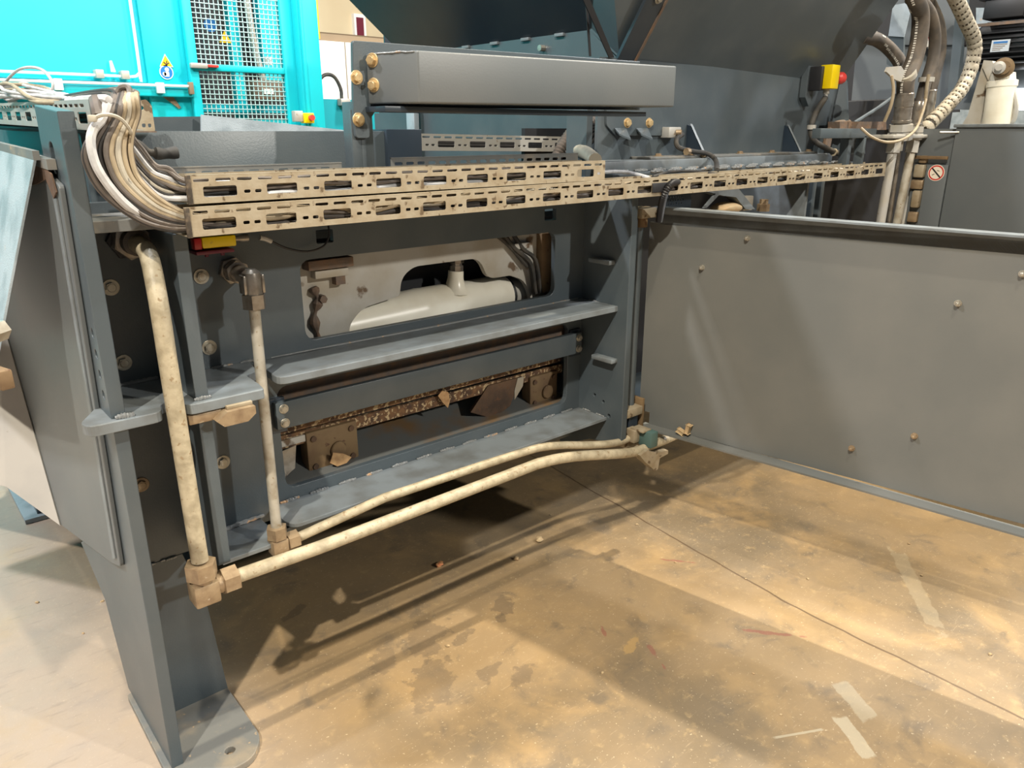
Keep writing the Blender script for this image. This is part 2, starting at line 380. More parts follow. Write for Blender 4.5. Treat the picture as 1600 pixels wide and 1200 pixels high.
# notched plate through the ribs
plate('notched_plate', 'steel_edge', roundpoly([(.282, 1.655), (.425, 1.655), (.438, 1.71), (.470, 1.71), (.480, 1.655), (.655, 1.655), (.662, 1.70), (.665, 1.79), (.70, 1.80), (.72, 1.9), (.37, 1.9), (.37, 1.83), (.337, 1.80), (.272, 1.69)],
      [.02, .02, .015, .015, .02, .008, .01, .02, .02, 0, 0, 0, 0, .02]), [], 'xy', .951, .024, FR, bev=.002)
# top members
plate('top_plate', 'grey_paint_dusty', [(.358, 1.73), (.56, 1.73), (.56, 1.98), (.358, 1.98)], [], 'xy', 1.352, .024, FR)
MB().box(.56, 2.0, 1.80, 1.98, 1.325, 1.343, .002).build('tray_ledge', 'grey_paint', FR)
# leg web and foot
plate('leg_web', 'grey_paint', [(.37, .02), (.548, .02), (.525, .32), (.483, .489), (.37, .489)], [], 'xz', 1.9, .02, FR)
plate('foot_plate', 'grey_paint_dusty', roundpoly([(.312, 1.60), (.50, 1.60), (.545, 1.66), (.548, 1.92), (.545, 2.06), (.318, 2.06)], [.01, .03, .03, .01, .01, .01]), [circle(.463, 1.665, .013, 16)], 'xy', .001, .02, FR, bev=.002)
# far leg
plate('far_leg', 'grey_paint', [(3.46, .02), (3.80, .02), (3.86, .5), (3.70, 1.3), (3.46, 1.3), (3.40, .5)], [], 'yz', .34, .02, FR)
plate('far_foot_plate', 'flap_paint', [(.29, 3.43), (.58, 3.43), (.58, 3.95), (.29, 3.95)], [], 'xy', .001, .02, FR)
# chamber walls behind (open top)
MB().box(.43, 1.22, 1.985, 2.0, 1.28, 1.55, .001).build('chamber_wall', 'grey_paint', FR)
MB().box(.52, .535, 2.0, 2.98, 1.28, 1.55).poly([tuple(ay(200, 183, 3.0)), tuple(ay(316, 182, 3.0)), tuple(ay(316, 240, 3.0)), tuple(ay(200, 240, 3.0))], (0, .012, 0)).build('chamber_wall', 'grey_paint', FR)
MB().poly([tuple(ay(315, 245, 2.95)), tuple(ay(315, 179, 2.95)), tuple(ay(600, 210, 2.5)), tuple(ay(600, 250, 2.5))], (0, .012, 0)).build('liner_plate', 'flap_paint', FR)
MB().box(.37, 4.6, 3.60, 3.63, .02, 1.40).build('rear_side_blocker', 'grey_paint', FR)  # far side closed off, added to block turquoise bounce onto the floor
MB().box(.37, 4.6, 1.93, 3.6, .42, .44).build('belly_shade_plate', 'grey_paint', FR)  # unseen underside, added and carried to the right to shade the floor
MB().box(.38, 2.1, 2.0, 3.4, 1.26, 1.28).build('chamber_floor', 'grey_paint', FR)
for z, y in ((1.50, 2.0),):
    MB().box(1.22, 1.34, 1.97, 2.16, 1.30, z+.055, .002).build('chamber_corner', 'navy_paint', FR)
MB().box(.44, .452, 1.99, 3.6, 1.28, 1.565).build('chamber_wall', 'grey_paint', FR)
# bolts on the side plate
for x, z, m in ((.42, 1.21, 'zinc_bolt'), (.42, 1.03, 'zinc_bolt'), (.413, .713, 'brass_fitting'), (.625, 1.211, 'zinc_bolt'), (.622, 1.03, 'zinc_bolt'), (.618, .714, 'zinc_bolt')):
    bolt('bolt', (x, 1.9, z), (0, -1, 0), .0125, m, FR)
# welds
weld_bead('weld', (.76, 1.896, .546), (1.95, 1.896, .546), FR, .058, .035, .0055)
weld_bead('weld', (.56, 1.896, .520), (.72, 1.896, .525), FR, .15, 0, .007)
weld_bead('weld', (.62, 1.897, .976), (.75, 1.897, .976), FR, .055, .02, .004)
weld_bead('weld', (.78, 1.899, .972), (1.96, 1.899, .972), FR, 1.17, 0, .004)
weld_bead('weld', (.335, 1.668, .978), (.375, 1.668, .978), FR, .038, 0, .0075)
weld_bead('weld', (.50, 1.675, .978), (.54, 1.675, .978), FR, .038, 0, .0055)
weld_bead('weld', (.40, 1.897, .978), (.49, 1.897, .978), FR, .09, 0, .006)
weld_bead('weld', (1.968, 1.73, .965), (1.968, 1.9, .972), FR, .05, .03, .004)
weld_bead('weld', (1.968, 1.765, .546), (1.968, 1.89, .546), FR, .04, .03, .004)
weld_bead('weld', (.375, 1.897, .489), (.48, 1.897, .489), FR, .04, .012, .004)
# deck at the right of the end post, with the beam below the hopper
MB().box(2.0, 3.75, 1.80, 2.02, 1.395, 1.41, .002).build('deck', 'grey_paint', FR)
MB().box(2.03, 3.66, 1.88, 2.02, 1.41, 1.448, .004).build('deck_beam', 'steel_edge', FR)
weld_bead('weld', (2.1, 1.878, 1.413), (3.6, 1.878, 1.413), FR, .07, .035, .007)
weld_bead('weld', (2.2, 1.80, 1.413), (3.7, 1.80, 1.413), FR, .07, .03, .007)
MB().box(2.32, 3.55, 1.90, 2.0, 1.448, 1.458, .002).build('bolting_flange', 'grey_paint_dusty', FR)
for x in (2.40, 2.60, 2.95, 3.20, 3.42, 3.52):
    bolt('bolt', (x, 1.93, 1.458), (0, 0, 1), .012, 'brass_fitting', FR)
for x in (2.66, 3.40):
    MB().poly([(x, 2.0, 1.458), (x, 1.905, 1.458), (x, 1.915, 1.466), (x, 1.985, 1.57), (x, 2.0, 1.575)], (.012, 0, 0)).build('gusset', 'navy_paint', FR)
    MB().poly([(x-.001, 1.905, 1.458), (x-.001, 1.91, 1.468), (x-.001, 1.985, 1.578), (x-.001, 1.980, 1.572)], (.014, 0, 0)).build('gusset_edge', 'steel_edge', FR)
# machine side right of the open door; rear plate blackened for the tray's shadow
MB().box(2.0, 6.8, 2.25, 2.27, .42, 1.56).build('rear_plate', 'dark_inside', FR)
MB().box(3.42, 3.435, 1.86, 2.25, .7, 1.39).build('rear_rib', 'steel_edge', FR)
MB().box(2.0, 2.012, 2.0, 2.25, .5, 1.39).build('rear_rib', 'navy_paint', FR)
plate('perforated_plate', 'navy_paint', rrect(2.66, 2.86, 1.22, 1.32, .004), [circle(2.70+i*.018+(j % 2)*.009, 1.25+j*.014, .0045, 8) for i in range(6) for j in range(4)], 'xz', 2.1, .003, FR, bev=.0002)
tag(FR.children[-1], 'small vent plate with pale dots')
MB().box(2.68, 2.84, 2.12, 2.125, 1.23, 1.31).build('filter_pad', 'label_paper', FR)
for x, z in ((3.75, 1.25), (3.76, 1.13), (3.74, 1.35)):
    bolt('bolt', (x, 2.25, z), (0, -1, 0), .013, 'navy_paint', FR)
for x in (4.05, 4.14): MB().box(x, x+.04, 2.17, 2.25, .8, 1.36, .004).build('rear_rib', 'grey_paint', FR)

# interior of the machine seen through the openings
IN = empty('ram_housing', 'off-white stained steel ram housing behind the upper opening', 'machine part')
hol = roundpoly([(1.055, .90), (1.80, .90), (1.80, .985), (1.765, 1.05), (1.70, 1.075), (1.60, 1.075), (1.565, 1.15), (1.30, 1.15), (1.255, 1.12), (1.245, 1.065), (1.11, 1.045), (1.065, 1.0)], [.0, .0, .05, .03, .01, .03, .04, .04, .03, .01, .03, .02], 5)
plate('housing_plate', 'housing_white', rrect(.86, 1.95, .905, 1.208), [[p for p in hol]], 'xz', 1.985, .02, IN)
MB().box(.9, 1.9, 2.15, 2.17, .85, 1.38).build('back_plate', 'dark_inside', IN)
MB().box(.955, 1.06, 1.955, 1.985, 1.155, 1.178, .002).build('clamp_bar', 'housing_white', IN)
MB().box(.93, 1.07, 1.94, 1.985, 1.182, 1.21, .003).box(1.02, 1.05, 1.96, 1.985, 1.13, 1.155).build('rusty_lug', 'brown_grime', IN)
b = MB(); b.tube(smooth([(.955, 1.975, 1.13), (.965, 1.972, 1.09), (.95, 1.973, 1.04), (.962, 1.975, .97)], 5), .013, 8, rfun=lambda i: .010+.006*math.sin(i*1.3)); b.cyl((.975, 1.985, 1.095), (.975, 1.955, 1.095), .012, n=6)
b.build('grease_fitting', 'brown_grime', IN)
MB().box(1.82, 1.93, 1.955, 1.985, 1.0, 1.21, .003).build('rusty_lug', 'rust_plate', IN)
MB().box(1.70, 1.78, 1.96, 1.983, 1.165, 1.185, .002).build('clamp_bar', 'housing_white', IN)
CY = empty('hydraulic_cylinder', 'glossy cream-white hydraulic cylinder lying inside the upper opening', 'cylinder')
MB().lathe((1.03, 2.06, .972), (1, 0, .03), [(0, .03), (.004, .055), (.03, .074), (.32, .078), (.33, .079), (.34, .078), (.66, .070), (.70, .066), (.70, .05)], 32).build('barrel', 'cylinder_white', CY)
MB().lathe((1.73, 2.06, .99), (1, 0, .03), [(0, .056), (.02, .056)], 28).build('seal_ring', 'black_plastic', CY)
MB().lathe((1.75, 2.06, .991), (1, 0, .03), [(0, .05), (.08, .05), (.12, .035)], 28).build('end_cap', 'housing_white', CY)
MB().lathe((1.50, 2.04, 1.03), (.08, 0, 1), [(0, .05), (.02, .035), (.05, .027), (.075, .026)], 20).build('port_boss', 'cylinder_white', CY)
MB().lathe((1.507, 2.04, 1.105), (.05, 0, 1), [(0, .024), (.018, .024), (.019, .019), (.026, .019), (.028, .026), (.06, .026)], 8).build('port_fitting', 'chrome_fitting', CY)
for i, (pts, r) in enumerate([([(1.66, 1.98, 1.225), (1.70, 1.965, 1.17), (1.77, 1.96, 1.11), (1.80, 1.965, 1.0)], .009), ([(1.70, 1.98, 1.225), (1.735, 1.96, 1.165), (1.79, 1.955, 1.12), (1.82, 1.96, 1.0)], .008), ([(1.63, 1.98, 1.22), (1.68, 1.97, 1.18), (1.76, 1.965, 1.10)], .006)]):
    o = MB().tube(smooth(pts, 6), r, 8).build('hydraulic_hose', 'black_rubber'); tag(o, ['outer', 'right-hand', 'thin left-hand'][i]+' black hose drooping over the upper right of the white housing', 'hose')
# lower opening: rusty beam, bearing blocks, scraper plate, rear trough
o = MB().box(.70, 1.95, 1.975, 2.02, .715, .745, .003).build('rusty_beam', 'rust_flaky'); tag(o, 'long flaking rusty beam behind the lower opening below the crossbar', 'beam')
b = MB()
b.poly([(.72, 1.972, .712), (1.95, 1.972, .705), (1.95, 1.972, .672), (.72, 1.972, .672)], (0, .01, 0)); 
bmesh.ops.subdivide_edges(b.b, edges=b.b.edges[:], cuts=40, use_grid_fill=True) if False else None
o2 = b.build('flaking_edge', 'rust_flaky', o)
MB().box(.80, 1.03, 1.966, 1.972, .68, .70).build('white_strip', 'housing_white', o)
o = MB().box(.76, 1.97, 1.925, 1.94, .79, .884, .002).build('wear_strip', 'brown_grime'); tag(o, 'grimy brown wear strip lying above the bolted crossbar', 'strip')
b = MB()
for i in range(60):
    x = random.uniform(1.25, 1.88); b.obox((x, random.uniform(1.925, 1.945), .886+random.random()*.004), (random.uniform(.008, .022), .006, .004), Matrix.Rotation(random.random()*3, 3, 'Z'), 0)
o = b.build('rust_flakes', 'rust_flaky'); tag(o, 'loose rust flakes strewn on the brown wear strip', 'rust flakes', kind='stuff')
def bearing(x0, x1, z0, z1, label):
    t = empty('bearing_block', label, 'bearing block', 'rusty bearing blocks')
    MB().box(x0, x1, 1.96, 2.01, z0, z1, .006).build('housing', 'rust_plate', t)
    cx, cz = (x0+x1)/2+.015, (z0+z1)/2-.01
    MB().lathe((cx, 1.96, cz), (0, -1, 0), [(0, .026), (.006, .026), (.009, .023)], 24).build('cap', 'rust_plate', t)
    for sx, sz in ((x0+.022, z1-.022), (x1-.022, z1-.02), (x1-.022, z0+.022), (x0+.022, z0+.022)):
        MB().cyl((sx, 1.9605, sz), (sx, 1.955, sz), .009, n=14).build('screw', 'rust', t)
    return t
bearing(.885, 1.055, .572, .705, 'square rusty bearing block at the left end of the lower opening')
bearing(1.775, 1.915, .565, .69, 'square rusty bearing block at the right end of the lower opening')
o = MB().poly([(1.50, 1.965, .62), (1.60, 1.965, .572), (1.68, 1.965, .60), (1.735, 1.965, .70), (1.58, 1.965, .70)], (.01, .02, 0)).build('scraper_plate', 'rust'); tag(o, 'tilted brown rusty scraper plate left of the right-hand bearing block', 'plate')
MB().poly([(1.70, 1.962, .655), (1.715, 1.962, .70), (1.745, 1.962, .70), (1.74, 1.962, .665), (1.70, 1.962, .62)], (0, .003, 0)).build('torn_label', 'housing_white', o)
TR = empty('return_trough', 'grey sheet trough with brown stains sloping behind the lower opening', 'trough')
MB().poly([(.76, 1.925, .572), (1.94, 1.925, .572), (1.94, 2.12, .64), (.76, 2.12, .64)], (0, 0, -.01)).build('trough_floor', 'stained_grey', TR)
MB().poly([(.76, 2.12, .60), (1.94, 2.12, .60), (1.94, 2.16, .72), (.76, 2.16, .72)], (0, .01, 0)).build('trough_back', 'grey_paint', TR)
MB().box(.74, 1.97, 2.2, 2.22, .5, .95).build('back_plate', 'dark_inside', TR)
MB().poly([(.79, 1.955, .67), (.85, 1.955, .68), (.84, 1.955, .61), (.80, 1.955, .585)], (0, .004, 0)).build('bent_shim', 'chrome_fitting', TR)
o = MB().poly([(.945, 1.94, .60), (.955, 1.935, .632), (.985, 1.93, .622), (1.012, 1.93, .603), (.995, 1.932, .588), (.965, 1.935, .585)], (0, .002, .001)).build('dry_leaf', 'leaf'); tag(o, 'pale curled dry leaf in front of the left bearing block', 'leaf')
o = MB().poly([(1.36, 1.958, .715), (1.375, 1.955, .73), (1.40, 1.955, .72), (1.405, 1.955, .685), (1.395, 1.953, .665), (1.375, 1.955, .69)], (0, .003, 0)).build('dry_leaf', 'leaf'); tag(o, 'brown dry leaf hanging from the middle of the rusty beam', 'leaf')
# bolted crossbar
CB = empty('crossbar', 'flat dark grey crossbar bolted across the lower opening', 'crossbar')
MB().box(.765, 1.945, 1.868, 1.888, .775, .852, .002).build('bar', 'grey_paint', CB)
MB().box(.755, .80, 1.888, 1.9, .76, .86).box(1.91, 1.96, 1.888, 1.9, .76, .86).build('spacer', 'navy_paint', CB)
for x in (.787, 1.93):
    for z in (.833, .792): bolt('bolt', (x, 1.868, z), (0, -1, 0), .0105, 'zinc_bolt', CB, 1.3)

# ================================================================== SIDE CHUTE PANEL (left)
SP = empty('chute_side_panel', 'large flat dark grey side panel beside the corner post with a slanted lower edge', 'panel')
plate('panel_sheet', 'grey_panel', roundpoly([(v.y, v.z) for v in (ax(92, 290, .318), ax(188, 886, .318), ax(174, 880, .318), ax(95, 820, .318), ax(0, 480, .318))]+[(3.1, 1.50), (1.93, 1.495)], [.01, .015, .02, 0, 0, 0, .03]), [], 'yz', .318, .010, SP, bev=.002)
MB().poly([tuple(ax(u, v, .3175)) for u, v in ((86, 310), (90, 310), (182, 872), (178, 872))], (-.003, 0, 0)).build('edge_strip', 'steel_edge', SP)
MB().poly([tuple(ax(52, 250, .3165)), tuple(ax(66, 252, .3165)), tuple(ax(82, 272, .3165)), tuple(ax(90, 300, .3165)), tuple(ax(86, 310, .3165)), tuple(ax(74, 280, .3165)), tuple(ax(58, 288, .3165)), tuple(ax(44, 290, .3165))], (-.003, 0, 0)).build('rusty_corner', 'rust', SP)
MB().poly([(.312, 1.75, 1.478), (.312, 2.4, 1.50), (.328, 2.4, 1.50), (.328, 1.75, 1.478)], (0, 0, .02)).build('top_edge', 'grey_paint_dusty', SP)
FL = empty('chute_flap', 'bright blue-grey sloping chute flap at the upper left edge', 'flap')
A_, B_ = Vector((.30, 1.805, 1.495)), Vector((.30, 3.0, 1.53))
MB().poly([A_, B_, (.08, 3.0, .9), (.165, 1.86, 1.08), (.215, 1.87, 1.22)], (.006, 0, .003)).build('flap_sheet', 'flap_paint', FL)
MB().poly([A_+Vector((0, .0, .018)), B_+Vector((0, 0, .018)), B_, A_], (.012, 0, 0)).build('flap_hinge_edge', 'grey_paint_dusty', FL)
CH_ = empty('discharge_chute', 'pale beige sheet metal chute body at the left edge behind the side panel', 'chute')
b = MB(); b.poly([(.314, 2.645, .32), (.314, 3.0, 1.0), (.314, 3.15, 1.40), (.05, 3.4, 1.2), (-.10, 3.2, .5), (.20, 2.72, .47)], (.01, .012, -.004))
b.build('chute_sheet', 'pale_chute', CH_)
MB().cyl(ax(2, 515, .10), ax(2, 515, .10)+Vector((-.03, -.03, 0)), .012, n=6).build('stud', 'zinc_bolt', CH_)
MB().obox(ax(-2, 590, .12), (.02, .05, .03), Matrix.Rotation(.3, 3, 'Z'), .003).build('latch', 'rust_plate', CH_)

# ================================================================== CABLE TRAYS
PITCH = .1355
def tray_front(name, L, H, m, parent, transform, pitch=PITCH, start=.03):
    holes = []
    k = 0
    while start+k*pitch < L:
        x = start+k*pitch
        if x+.07 < L: holes.append(rrect(x, x+.07, H*.22, H*.60, .004, 2))
        for dx in (.088, .112):
            if x+dx+.013 < L: holes.append(rrect(x+dx-.003, x+dx+.011, H*.30, H*.42, .0025, 2))
        for q in range(3):
            xx = x-.018+q*pitch/3
            if xx > .004 and xx+.034 < L: holes.append(rrect(xx, xx+.032, H*.77, H*.88, .0028, 2))
        k += 1
    o = plate(name, m, rrect(0, L, 0, H), holes, 'xz', 0, .002, parent, bev=.0003)
    o.matrix_local = transform
    return o
def cable_tray(name, label, x0, x1, yf, z0, H, D, m, rot=None, slope=0., trim=True, lip=True, back=True):
    t = empty(name, label, 'cable tray')
    t.location = (x0, yf, z0)
    if rot: t.rotation_euler = (0, -slope, rot)
    else: t.rotation_euler = (0, -slope, 0)
    L = x1-x0
    tray_front('slotted_side', L, H, m, t, Matrix.Identity(4))
    b = MB(); b.box(0, L, .002, D, 0, .002)
    if back: b.box(0, L, D-.002, D, .002, H)
    if lip: b.box(0, L, .0, .012, H-.0005, H+.001)
    b.build('channel', m, t)
    if trim:
        MB().box(-.003, .007, -.003, .004, -.001, H+.001, .001).build('edge_trim', 'foam_trim', t)
    return t
cable_tray('cable_tray', 'long lower slotted cable tray running the whole length of the machine', .513, 3.62, 1.60, 1.345, .058, .10, 'galv', slope=-.0035*-1)
cable_tray('cable_tray', 'shorter slotted cable tray lying on top of the long tray', .528, 1.76, 1.615, 1.409, .056, .10, 'galv')
t = cable_tray('cable_tray', 'slotted cable tray running back along the far left behind the corner post', 0, 1.35, 0, 0, .055, .09, 'galv_clean', trim=False, back=False)
t.location = (.385, 3.02, 1.575); t.rotation_euler = (0, .018, -PI/2)
t = cable_tray('cable_tray', 'slotted cable tray behind the post below the box beam', 0, 1.05, 0, 0, .054, .08, 'galv_clean', trim=False, back=False)
t.location = (1.27, 2.22, 1.492); t.rotation_euler = (0, .02, -.02)
# slotted angle rails
def rail(label, p0, L, H, rotz, m):
    t = empty('slotted_rail', label, 'rail')
    t.location = p0; t.rotation_euler = (0, 0, rotz)
    holes = [rrect(.012+i*.036, .036+i*.036, H*.35, H*.65, .003, 2) for i in range(int((L-.03)/.036))]
    plate('slotted_web', m, rrect(0, L, 0, H), holes, 'xz', 0, .002, t, bev=.0003)
    MB().box(0, L, 0, .03, -.002, 0).build('rail_foot', m, t)
    MB().box(0, L, -.001, .004, H, H+.003).build('rail_lip', m, t)
    return t
rail('grey slotted rail behind the left end of the upper tray', (.525, 1.76, 1.452), .43, .022, 0, 'grey_paint_dusty')
rail('grey slotted rail behind the right half of the upper tray', (1.11, 1.78, 1.455), .70, .026, 0, 'grey_paint_dusty')
t = empty('tray_end_bracket', 'short rusty slotted bracket sticking out right of the cable bundle', 'bracket'); 
plate('bracket_plate', 'galv', roundpoly([(.51, 1.55), (.575, 1.55), (.575, 1.605), (.565, 1.618), (.53, 1.612), (.545, 1.59), (.51, 1.585)], .003), [rrect(.548, .556, 1.558, 1.566, .002), rrect(.561, .568, 1.558, 1.566, .002), circle(.552, 1.60, .005, 8)], 'xz', 1.93, .003, t, bev=.0003)
MB().box(.50, .578, 1.93, 1.98, 1.547, 1.55).build('bracket_foot', 'brown_grime', t)

# ================================================================== CABLE BUNDLE
outer = [(1.0, (.45, 2.3, 1.60)), ]
def cable(pts, r, colr, label, group=None, name='cable', k=7, n=8):
    o = MB().tube(smooth(pts, k), r, n).build(name, 'cable_'+colr)
    tag(o, label, 'cable', group); return o
# px tracks of the left-most and right-most strands where they hang in front (photo measured), t from 0 (left/outer) to 1 (right/inner)
OUT = [(168, 172), (150, 200), (130, 232), (133, 262), (160, 305), (215, 345), (262, 360), (292, 363)]
INN = [(214, 150), (217, 178), (210, 208), (208, 240), (218, 275), (245, 305), (270, 322), (292, 336)]
NB = 26
seq = ['black', 'grey-brown', 'black', 'grey-brown', 'grey-brown', 'grey-brown', 'grey-brown', 'grey-brown', 'grey-brown', 'black', 'grey-brown', 'grey-brown', 'grey-brown', 'tan', 'tan', 'tan', 'tan', 'tan', 'cream', 'cream', 'grey-brown', 'tan', 'grey-brown', 'black', 'tan', 'grey-brown']
descr = {'grey-brown': 'grey-brown cable in the tied bundle hanging over the frame corner', 'tan': 'dusty tan cable in the right half of the tied bundle hanging over the frame corner', 'white': 'thick white cable on the left side of the tied bundle at the frame corner', 'black': 'thin black cable in the tied bundle hanging over the frame corner', 'cream': 'cream cable in the tied bundle hanging over the frame corner'}
for i in range(NB):
    t = i/(NB-1); lay = (i % 3)
    r = .0054 if seq[i] not in ('white', 'cream') else .0062
    if seq[i] == 'black': r = .0042
    pts = []
    x0 = .41+.06*t
    pts.append((x0+.01, 2.5, 1.592+.006*lay)); pts.append((x0, 2.15, 1.606+.006*lay)); pts.append((x0-.005+random.uniform(-.01, .01), 1.86, 1.613+.005*lay))
    pts.append(tuple(ay(172+38*t+random.uniform(-3, 3), 142+10*abs(t-.5)+random.uniform(-4, 2), 1.70-.012*lay)))
    jit = random.uniform(-.05, .05)
    for j, (a, b_) in enumerate(zip(OUT, INN)):
        u = min(1, max(0, t+jit*(1 if 1 < j < 6 else .3)))
        yy = 1.613 + .014*lay + (.02*abs(u-.5) if j < 5 else 0)
        if j >= 6: yy = 1.615+.012*lay + .01*random.random()
        p = ay(a[0]+(b_[0]-a[0])*u, a[1]+(b_[1]-a[1])*u, yy)
        if j >= 6: p.y = max(p.y, 1.624)
        if j == 7: p.x = .53; p.z = 1.356+.034*u; p.y = 1.626+.012*lay
        pts.append(tuple(p))
    # run inside the long tray
    zc = pts[-1][2]; y_ = pts[-1][1]
    x = .60
    end = 3.55 if i % 2 else random.uniform(2.2, 3.2)
    while x < end:
        s = (x-.5)*.0035
        pts.append((x, min(1.685, max(1.6145, y_+random.uniform(-.012, .006))), min(1.392, max(1.354, zc+random.uniform(-.012, .012)))+s)); x += .11
    lb = descr[seq[i]]
    if seq[i] == 'white': cable(pts, r, seq[i], lb, None, k=6)
    else: cable(pts, r, seq[i], lb, seq[i]+' cables of the hanging bundle', k=6)
# second branch into the upper tray
for i, cc in enumerate(['white', 'black', 'cream', 'black', 'grey-brown', 'tan', 'white', 'black', 'grey-brown', 'grey-brown']):
    z = 1.419+.0040*i; y_ = 1.632+.010*(i % 4)
    pts = [(.435+.004*i, 1.80, 1.60), (.43, 1.69, 1.605), (.415+.004*i, 1.66, 1.54), tuple(ay(195+3*i, 250-2*i, 1.66)), tuple(ay(225+2*i, 285-3*i, 1.655)), tuple(ay(255+i, 308-5*i, 1.645)), (.535, y_, z)]
    x = .62
    while x < 1.72:
        pts.append((x, y_+random.uniform(-.006, .006), z+random.uniform(-.005, .005))); x += .11
    cable(pts, .0062 if cc == 'white' else .0045, cc, {'white': ['white cable passing from the bundle into the upper tray', 'uppermost white cable entering the left end of the upper tray'][i > 3], 'black': 'black cable passing from the bundle into the upper tray', 'cream': 'cream cable passing from the bundle into the upper tray', 'grey-brown': 'grey-brown cable passing from the bundle into the upper tray', 'tan': 'tan cable passing from the bundle into the upper tray'}[cc], 'cables of the upper tray', k=5)
for i in range(4):
    zz = 1.552+.009*i
    cable([(.405+.012*i, 3.0, zz+.012), (.40+.014*i, 2.6, zz+.006+random.uniform(-.004, .004)), (.41+.01*i, 2.2, zz+.003), (.405+.012*i, 1.80, zz)], .007, 'black', 'black cable running inside the slotted tray at the far left', 'black cables inside the left tray')
    cable([(1.28, 2.245+.012*i, 1.499+.010*i), (1.6, 2.25+.01*i, 1.492+.010*i), (2.0, 2.245+.012*i, 1.484+.010*i), (2.17, 2.245+.012*i, 1.480+.010*i)], .007, 'black', 'black cable running inside the slotted tray behind the post', 'black cables inside the rear tray')
# loop over the top of the bundle
cable([(.40, 1.95, 1.60), (.43, 1.80, 1.625), tuple(ay(175, 155, 1.68)), tuple(ay(188, 138, 1.66)), tuple(ay(200, 137, 1.65)), tuple(ay(202, 148, 1.64)), tuple(ay(190, 162, 1.63))], .0058, 'grey-brown', 'grey-brown cable looping highest over the top of the bundle')
b = MB(); b.tube(smooth([tuple(ay(150, 158, 1.66)), tuple(ay(152, 168, 1.63)), tuple(ay(155, 182, 1.62))], 5), .013, 10)
o = b.build('corrugated_sleeve', 'cable_grey-brown'); tag(o, 'short grey ribbed sleeve at the top left of the cable bundle', 'sleeve')
cable([(.40, 1.9, 1.61), tuple(ay(160, 155, 1.64)), tuple(ay(168, 160, 1.62)), tuple(ay(160, 185, 1.615)), tuple(ay(146, 202, 1.61)), tuple(ay(142, 225, 1.605)), tuple(ay(152, 262, 1.60)), tuple(ay(178, 300, 1.602)), tuple(ay(205, 326, 1.612)), tuple(ay(240, 345, 1.63)), tuple(ay(270, 352, 1.65))], .0085, 'white', 'thickest pale cable at the front left of the bundle')
# tie
ty = [ay(145, 186, 1.605), ay(158, 180, 1.594), ay(175, 180, 1.590), ay(190, 187, 1.592), ay(201, 200, 1.598), ay(204, 208, 1.612), ay(195, 200, 1.68), ay(160, 185, 1.68)]
TI = empty('cable_tie', 'cream cable tie holding the hanging bundle together', 'cable tie')
b = MB(); q = smooth(ty+[ty[0]], 6); b.tube(q, .0035, 6); b.build('strap', 'cable_cream', TI)
MB().obox(ay(144, 185, 1.60), (.014, .010, .012), Matrix.Identity(3), .002).build('head', 'cable_cream', TI)
# stub of black hose
o = MB().tube(smooth([ay(195, 212, 1.80), ay(212, 222, 1.80), ay(232, 237, 1.80), ay(255, 240, 1.80), ay(277, 238, 1.80)], 6), .010, 12, rfun=lambda i: .0085+.0012*math.sin(i*.9)+(.004 if i > 14 else 0)).build('hose_stub', 'black_rubber')
tag(o, 'worn black hose stub poking out to the right of the cable bundle', 'hose')
# white cables heaped on the left tray
for i in range(16):
    x = .36+.08*random.random(); z = 1.635+.035*random.random()
    pts = [(x, 2.9+.1*random.random(), z+.01), (x+random.uniform(-.03, .03), 2.6, z+random.uniform(-.02, .02)), (x+random.uniform(-.03, .03), 2.35, z-.005+random.uniform(-.01, .01)), (x+random.uniform(-.01, .02), 2.1, 1.622+random.uniform(-.01, .01)), (.40+.05*random.random(), 1.88, 1.61+random.uniform(-.006, .01))]
    cc = 'white' if i < 12 else 'tan'
    cable(pts, .0042, cc, ('thin white cable' if cc == 'white' else 'thin tan cable')+' heaped on the tray at the far left', cc+' cables heaped on the left tray')
cable([(.40, 2.75, 1.66), (.41, 2.45, 1.70), (.43, 2.28, 1.695), (.44, 2.22, 1.66), (.43, 2.25, 1.635), (.42, 2.4, 1.63)], .0036, 'white', 'thin white cable standing up in a loop above the left tray')

# ================================================================== HYDRAULIC PIPES
def nut(name, p, d, r, L, m, parent, rot=0.):
    p = Vector(p); d = Vector(d).normalized()
    b = MB(); b.cyl(p, p+d*L, r, r, 6, rot); b.lathe(p-d*.001, d, [(0, r*.80), (.0006, r*.86), (L+.0016, r*.86), (L+.002, r*.8)], 18)
    return b.build(name, m, parent)
def pipe_label(o, t): tag(o, t); return o
YP = 1.60
P1 = empty('hydraulic_pipe', 'thick cream-painted hydraulic pipe bending down left of the second rib and along the bottom', 'pipe')
px0 = .470
a0 = Vector((.470, 1.90, 1.315))
MB().cyl(a0, a0+Vector((0, -.018, 0)), .046, n=6).build('bulkhead_nut', 'black_plastic', P1)
nut('union_nut', a0+Vector((0, -.02, 0)), (0, -1, 0), .042, .032, 'chrome_fitting', P1, .3)
MB().lathe(a0+Vector((0, -.05, 0)), (0, -1, 0), [(0, .029), (.03, .029), (.032, .024)], 20).build('ferrule', 'hose_black', P1)
vert = smooth([(.470, 1.85, 1.315), (.470, 1.80, 1.312), (.468, 1.745, 1.305), (.462, 1.705, 1.28), (.456, 1.675, 1.235), (.453, 1.66, 1.18), (.452, 1.655, 1.08)], 8)
xb = ay(315, 890, 1.64)
vert += [Vector((.452+(xb.x-.452)*i/6, 1.655-.012*i/6, 1.08-(1.08-.60)*i/6)) for i in range(1, 7)]
MB().tube(vert, .0195, 18).build('vertical_tube', 'cream_pipe', P1)
E0 = Vector((xb.x, 1.643, .60))
nut('union_nut', E0+Vector((0, 0, -.005)), (0, 0, -1), .036, .038, 'brass_fitting', P1)
